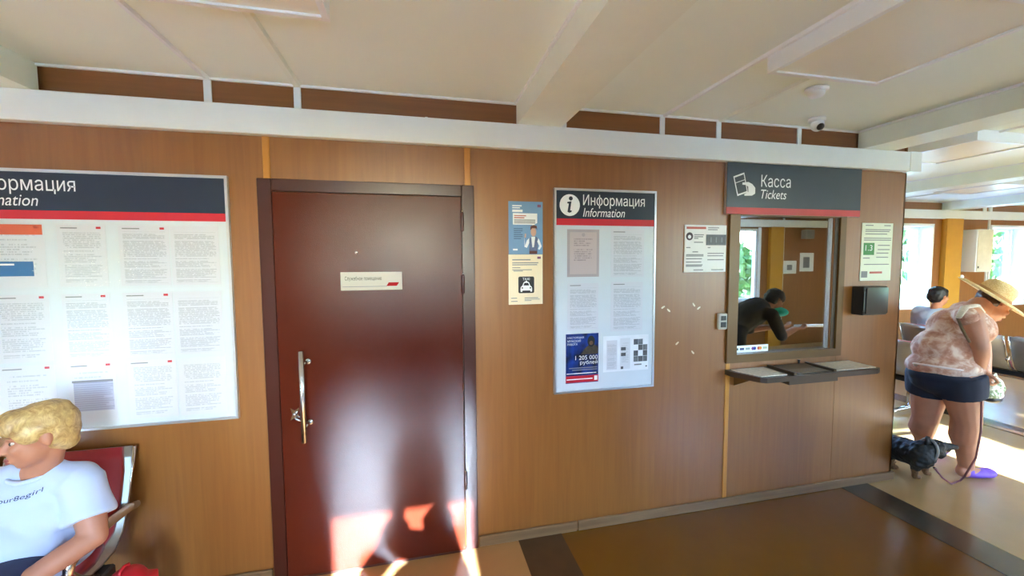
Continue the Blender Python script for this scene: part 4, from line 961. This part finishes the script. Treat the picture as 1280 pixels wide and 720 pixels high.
M_BLKFUR = mat('black_fur', (26, 26, 22), .6, var=.35, scale=(60, 60, 60), bump=.6, bscale=120); M_TAN = mat('tan_fur', (128, 92, 58), .7, var=.25, scale=(60, 60, 60), bump=.6, bscale=120)
dm.materials.append(M_BLKFUR); dm.materials.append(M_TAN)
mz = q(1186, 564, -.03); 
for p_ in dm.polygons:
    c = p_.center
    if c.z < .115 or (c-mz).length < .05 and c.z < mz.z+.01: p_.material_index = 1
o = link('body', dm, None, d, True)
part('nose', MB().ell(q(1195.5, 558, -.03), (.011, .012, .010), Md), M_BLACK, d, True)
for oo, px in ((-.055, 1160), (.03, 1162)):
    part('ear', MB().prism([(0, 0), (.05, .004), (.035, .035), (.012, .062), (.0, .05)], 'y', -.006, .006), M_BLKFUR, d, True, False).location = Vector(q(px-3, 556, oo))-base(d)
for oo in (-.062, .022):
    part('eye', MB().ell(q(1173, 554, oo), (.007, .007, .007)), M_IRIS, d, True)
part('collar', MB().tube([q(1160, 562, -.015)+(UP*math.cos(a)*.075+FW*math.sin(a)*.068+RT*math.cos(a)*.012) for a in [2*math.pi*k/20 for k in range(22)]], .009, 8), mat('grey_collar', (150, 150, 140), .5), d, True)

# --- person on the far bench
w = thing('person', 'seated person with black hair and pale blue shirt on the far bench, seen from behind', 'person', (6.52, 1.62, 0))
px_, py_ = 6.52, 1.62
b = MB(); HC = Vector((px_+.03, py_, 1.17)); head(b, HC, (.95, -.2, -.12), (.05, 0, 1)); b.cap(HC-Vector((.01, 0, .06)), (px_-.01, py_, 1.0), .05, .056)
b.ell((px_, py_, .56), (.14, .18, .13)).ell((px_-.01, py_, .74), (.12, .17, .2)).ell((px_-.02, py_, .88), (.115, .18, .13)).cap((px_-.01, py_-.17, .95), (px_-.01, py_+.17, .95), .06, .06)
for s_ in (-1, 1):
    a0, a1, a2 = Vector((px_, py_+.2*s_, .94)), Vector((px_+.06, py_+.25*s_, .69)), Vector((px_+.28, py_+.12*s_, .62))
    b.chain([a0, a0.lerp(a1, .5), a1], [.052, .048, .04]); b.chain([a1, a2], [.04, .028]); hand(b, a2, (.9, -.3*s_, 0), (0, 0, -1), s_, .4)
    b.chain([(px_+.05, py_+.1*s_, .525), (px_+.45, py_+.1*s_, .515)], [.085, .065]); b.chain([(px_+.45, py_+.1*s_, .515), (px_+.42, py_+.1*s_, .09)], [.06, .04]); b.chain([(px_+.42, py_+.1*s_, .045), (px_+.58, py_+.1*s_, .04)], [.04, .032])
body_obj(b, skin('skin_mid', (196, 130, 96)), w, .009)
t = MB().ell((px_, py_, .60), (.155, .195, .13)).ell((px_-.01, py_, .74), (.137, .19, .2)).ell((px_-.02, py_, .88), (.132, .195, .135)).cap((px_-.01, py_-.18, .95), (px_-.01, py_+.18, .95), .074, .074)
for s_ in (-1, 1):
    a0, a1 = Vector((px_, py_+.2*s_, .94)), Vector((px_+.06, py_+.25*s_, .69)); t.tube([a0, a0.lerp(a1, .6)], [.07, .066], 16)
cloth(t, 'shirt', mat('pale_blue_shirt', (196, 212, 236), .8), w)
t = MB().ell((px_, py_, .53), (.155, .195, .10))
for s_ in (-1, 1): t.chain([(px_+.05, py_+.1*s_, .525), (px_+.45, py_+.1*s_, .515)], [.098, .078]); t.chain([(px_+.45, py_+.1*s_, .515), (px_+.42, py_+.1*s_, .12)], [.074, .056])
cloth(t, 'trousers', mat('dark_denim', (0, 0, 0)), w)
F, L, U = frame((.95, -.2, -.12), (.05, 0, 1)); Mx = ellmat(F, L, U)
link('hair', fused(MB().ell(HC-F*.02+U*.04, (.106, .088, .088), Mx).ell(HC-F*.05-U*.01, (.075, .084, .085), Mx), 'hair', .008, 2, .008, 30), hairmat('black_hair', (30, 26, 26), (14, 12, 12)), w, True)
face(HC, (.95, -.2, -.12), (.05, 0, 1), w)
# white bundle on the bench at the right edge
o = thing('soft_bag', 'rounded white bag with a dark purple flap on the far bench, right edge', 'bag', (6.55, .35, .42))
link('bag_body', fused(MB().ell((6.62, .35, .62), (.16, .3, .2)).ell((6.62, .35, .80), (.12, .26, .12)), 'bag_body', .01, 4, .01, 9), mat('white_canvas', (226, 226, 228), .7), o, True)
part('bag_flap', MB().ell((6.58, .22, .86), (.07, .09, .06)), mat('dark_purple', (50, 36, 70), .7), o, True)

# --- the photographer, whose shadow falls on the red door
w = thing('person', 'photographer whose head and shoulders shade the sunlit foot of the red door', 'person', (0, -2.9, 0))
HC = Vector((.085, -2.90, 1.445)); b = MB(); head(b, HC, (0, 1, .1), (0, 0, 1)); b.cap(HC-Vector((0, .01, .07)), (.0, -2.92, 1.27), .05, .06)
b.ell((-.01, -2.92, .84), (.18, .12, .13)).ell((-.01, -2.92, 1.0), (.16, .11, .17)).ell((-.02, -2.92, 1.15), (.18, .12, .14)).cap((-.16, -2.92, 1.38), (.11, -2.92, 1.31), .06, .06)
for (a0, a1, a2, s_) in ((Vector((-.17, -2.92, 1.39)), Vector((-.135, -2.72, 1.405)), Vector((-.105, -2.43, 1.55)), -1), (Vector((.17, -2.92, 1.22)), Vector((.21, -2.72, 1.08)), Vector((.06, -2.42, 1.55)), 1)):
    b.chain([a0, a0.lerp(a1, .5), a1], [.055, .05, .042]); b.chain([a1, a2], [.042, .03]); hand(b, a2, (.0, .6, .75), (-.5*s_, -.2, 0), s_, .5)
for x in (-.1, .09):
    b.chain([(x, -2.92, .82), (x, -2.91, .46), (x, -2.93, .09)], [.09, .06, .04]); b.chain([(x, -2.93, .045), (x, -2.78, .04)], [.042, .034])
body_obj(b, M_SK1, w, .01)
t = MB().ell((-.01, -2.92, .86), (.195, .135, .12)).ell((-.01, -2.92, 1.0), (.175, .125, .17)).ell((-.02, -2.92, 1.15), (.195, .135, .14)).cap((-.16, -2.92, 1.40), (.12, -2.92, 1.35), .085, .08)
t.cap((-.17, -2.92, 1.39), (-.138, -2.74, 1.40), .078, .074).cap((-.2, -2.92, 1.34), (-.28, -2.9, 1.25), .07, .06).cap((.17, -2.92, 1.22), (.20, -2.78, 1.12), .07, .062)
cloth(t, 'shirt', mat('grey_tee', (96, 100, 108), .8), w, .011)
t = MB().ell((-.01, -2.92, .80), (.19, .135, .12))
for x in (-.1, .09): t.chain([(x, -2.92, .80), (x, -2.91, .46), (x, -2.93, .12)], [.105, .075, .058])
cloth(t, 'trousers', mat('dark_denim', (0, 0, 0)), w, .011)
link('hair', fused(MB().ell(HC+Vector((0, -.02, .045)), (.088, .106, .085)).ell(HC+Vector((0, -.05, -.01)), (.084, .075, .085)).ell(HC+Vector((-.04, -.05, -.08)), (.11, .07, .10)), 'hair', .009, 2, .006, 30), hairmat('brown_hair', (0, 0, 0), (0, 0, 0)), w, True)
face(HC, (0, 1, .1), (0, 0, 1), w)
o = thing('phone', 'phone held up by the photographer', 'phone', (-.05, -2.315, 1.61))
part('phone_body', MB().box(-.14, .02, -2.318, -2.310, 1.605, 1.685, .003), M_BLACK, o); part('phone_screen', MB().box(-.135, .015, -2.3195, -2.318, 1.61, 1.68), mat('dark_screen', (20, 22, 28), .1), o)

# --- leaning person mirrored in the ticket glass (stands beside the camera, right of the frame)
w = thing('person', 'dark-clad leaning person with turquoise scarf, mirrored in the ticket glass', 'person', (3.4, -1.55, 0))
ym = -1.55; HC = Vector((3.98, ym, 1.19)); HF = (.75, .1, -.6); HU = (.55, 0, .8)
b = MB(); head(b, HC, HF, HU); b.cap((3.93, ym, 1.15), (3.80, ym, 1.09), .05, .06)
b.ell((3.38, ym, .86), (.15, .18, .14)).cap((3.40, ym, .92), (3.72, ym, 1.08), .15, .14).cap((3.74, ym-.17, 1.06), (3.74, ym+.17, 1.06), .062, .062)
for s_ in (-1, 1):
    a0, a1, a2 = Vector((3.74, ym+.2*s_, 1.05)), Vector((3.86, ym+.22*s_, .82)), Vector((4.10, ym+.10*s_+.06, .88))
    b.chain([a0, a1], [.055, .042]); b.chain([a1, a2], [.042, .03]); hand(b, a2, (.95, .1, 0), (0, 0, 1), s_, .7)
    b.chain([(3.36, ym+.1*s_, .84), (3.42, ym+.1*s_, .46), (3.36, ym+.1*s_, .09)], [.1, .07, .045]); b.chain([(3.36, ym+.1*s_, .045), (3.52, ym+.1*s_, .04)], [.045, .034])
body_obj(b, M_SK1, w, .01)
M_CHAR = mat('charcoal_cloth', (58, 58, 60), .85, var=.1)
t = MB().ell((3.38, ym, .88), (.17, .2, .13)).cap((3.40, ym, .93), (3.72, ym, 1.08), .17, .155).cap((3.74, ym-.17, 1.06), (3.74, ym+.17, 1.06), .076, .076)
for s_ in (-1, 1): t.cap((3.74, ym+.2*s_, 1.05), (3.86, ym+.22*s_, .82), .07, .055)
cloth(t, 'jacket', M_CHAR, w, .011)
t = MB().ell((3.37, ym, .82), (.165, .195, .12))
for s_ in (-1, 1): t.chain([(3.36, ym+.1*s_, .84), (3.42, ym+.1*s_, .46), (3.36, ym+.1*s_, .12)], [.115, .085, .062])
cloth(t, 'trousers', M_CHAR, w, .011)
F, L, U = frame(HF, HU); Mx = ellmat(F, L, U)
link('hair', fused(MB().ell(HC-F*.02+U*.04, (.106, .09, .088), Mx).ell(HC-F*.05-U*.01, (.075, .086, .085), Mx), 'hair', .009, 2, .008, 30), hairmat('black_hair', (0, 0, 0), (0, 0, 0)), w, True)
face(HC, HF, HU, w)
part('scarf', MB().ell((4.0, ym+.02, 1.06), (.09, .12, .055)).ell((3.93, ym, 1.05), (.06, .1, .05)), mat('turquoise_cloth', (40, 190, 190), .7), w, True)
o = thing('paper_roll', 'long white paper roll held by the leaning person, a bright line in the ticket glass', 'paper', (4.45, -1.44, .86))
part('roll', MB().tube([(4.14, -1.43, .905), (4.80, -1.43, .885)], .016, 12), M_PAPER, o, True)  # roll is added to give the bright sunlit line in the glass
part('roll_band', MB().tube([(4.25, -1.43, .9015), (4.27, -1.43, .901)], .0172, 12), M_GREY, o, True)
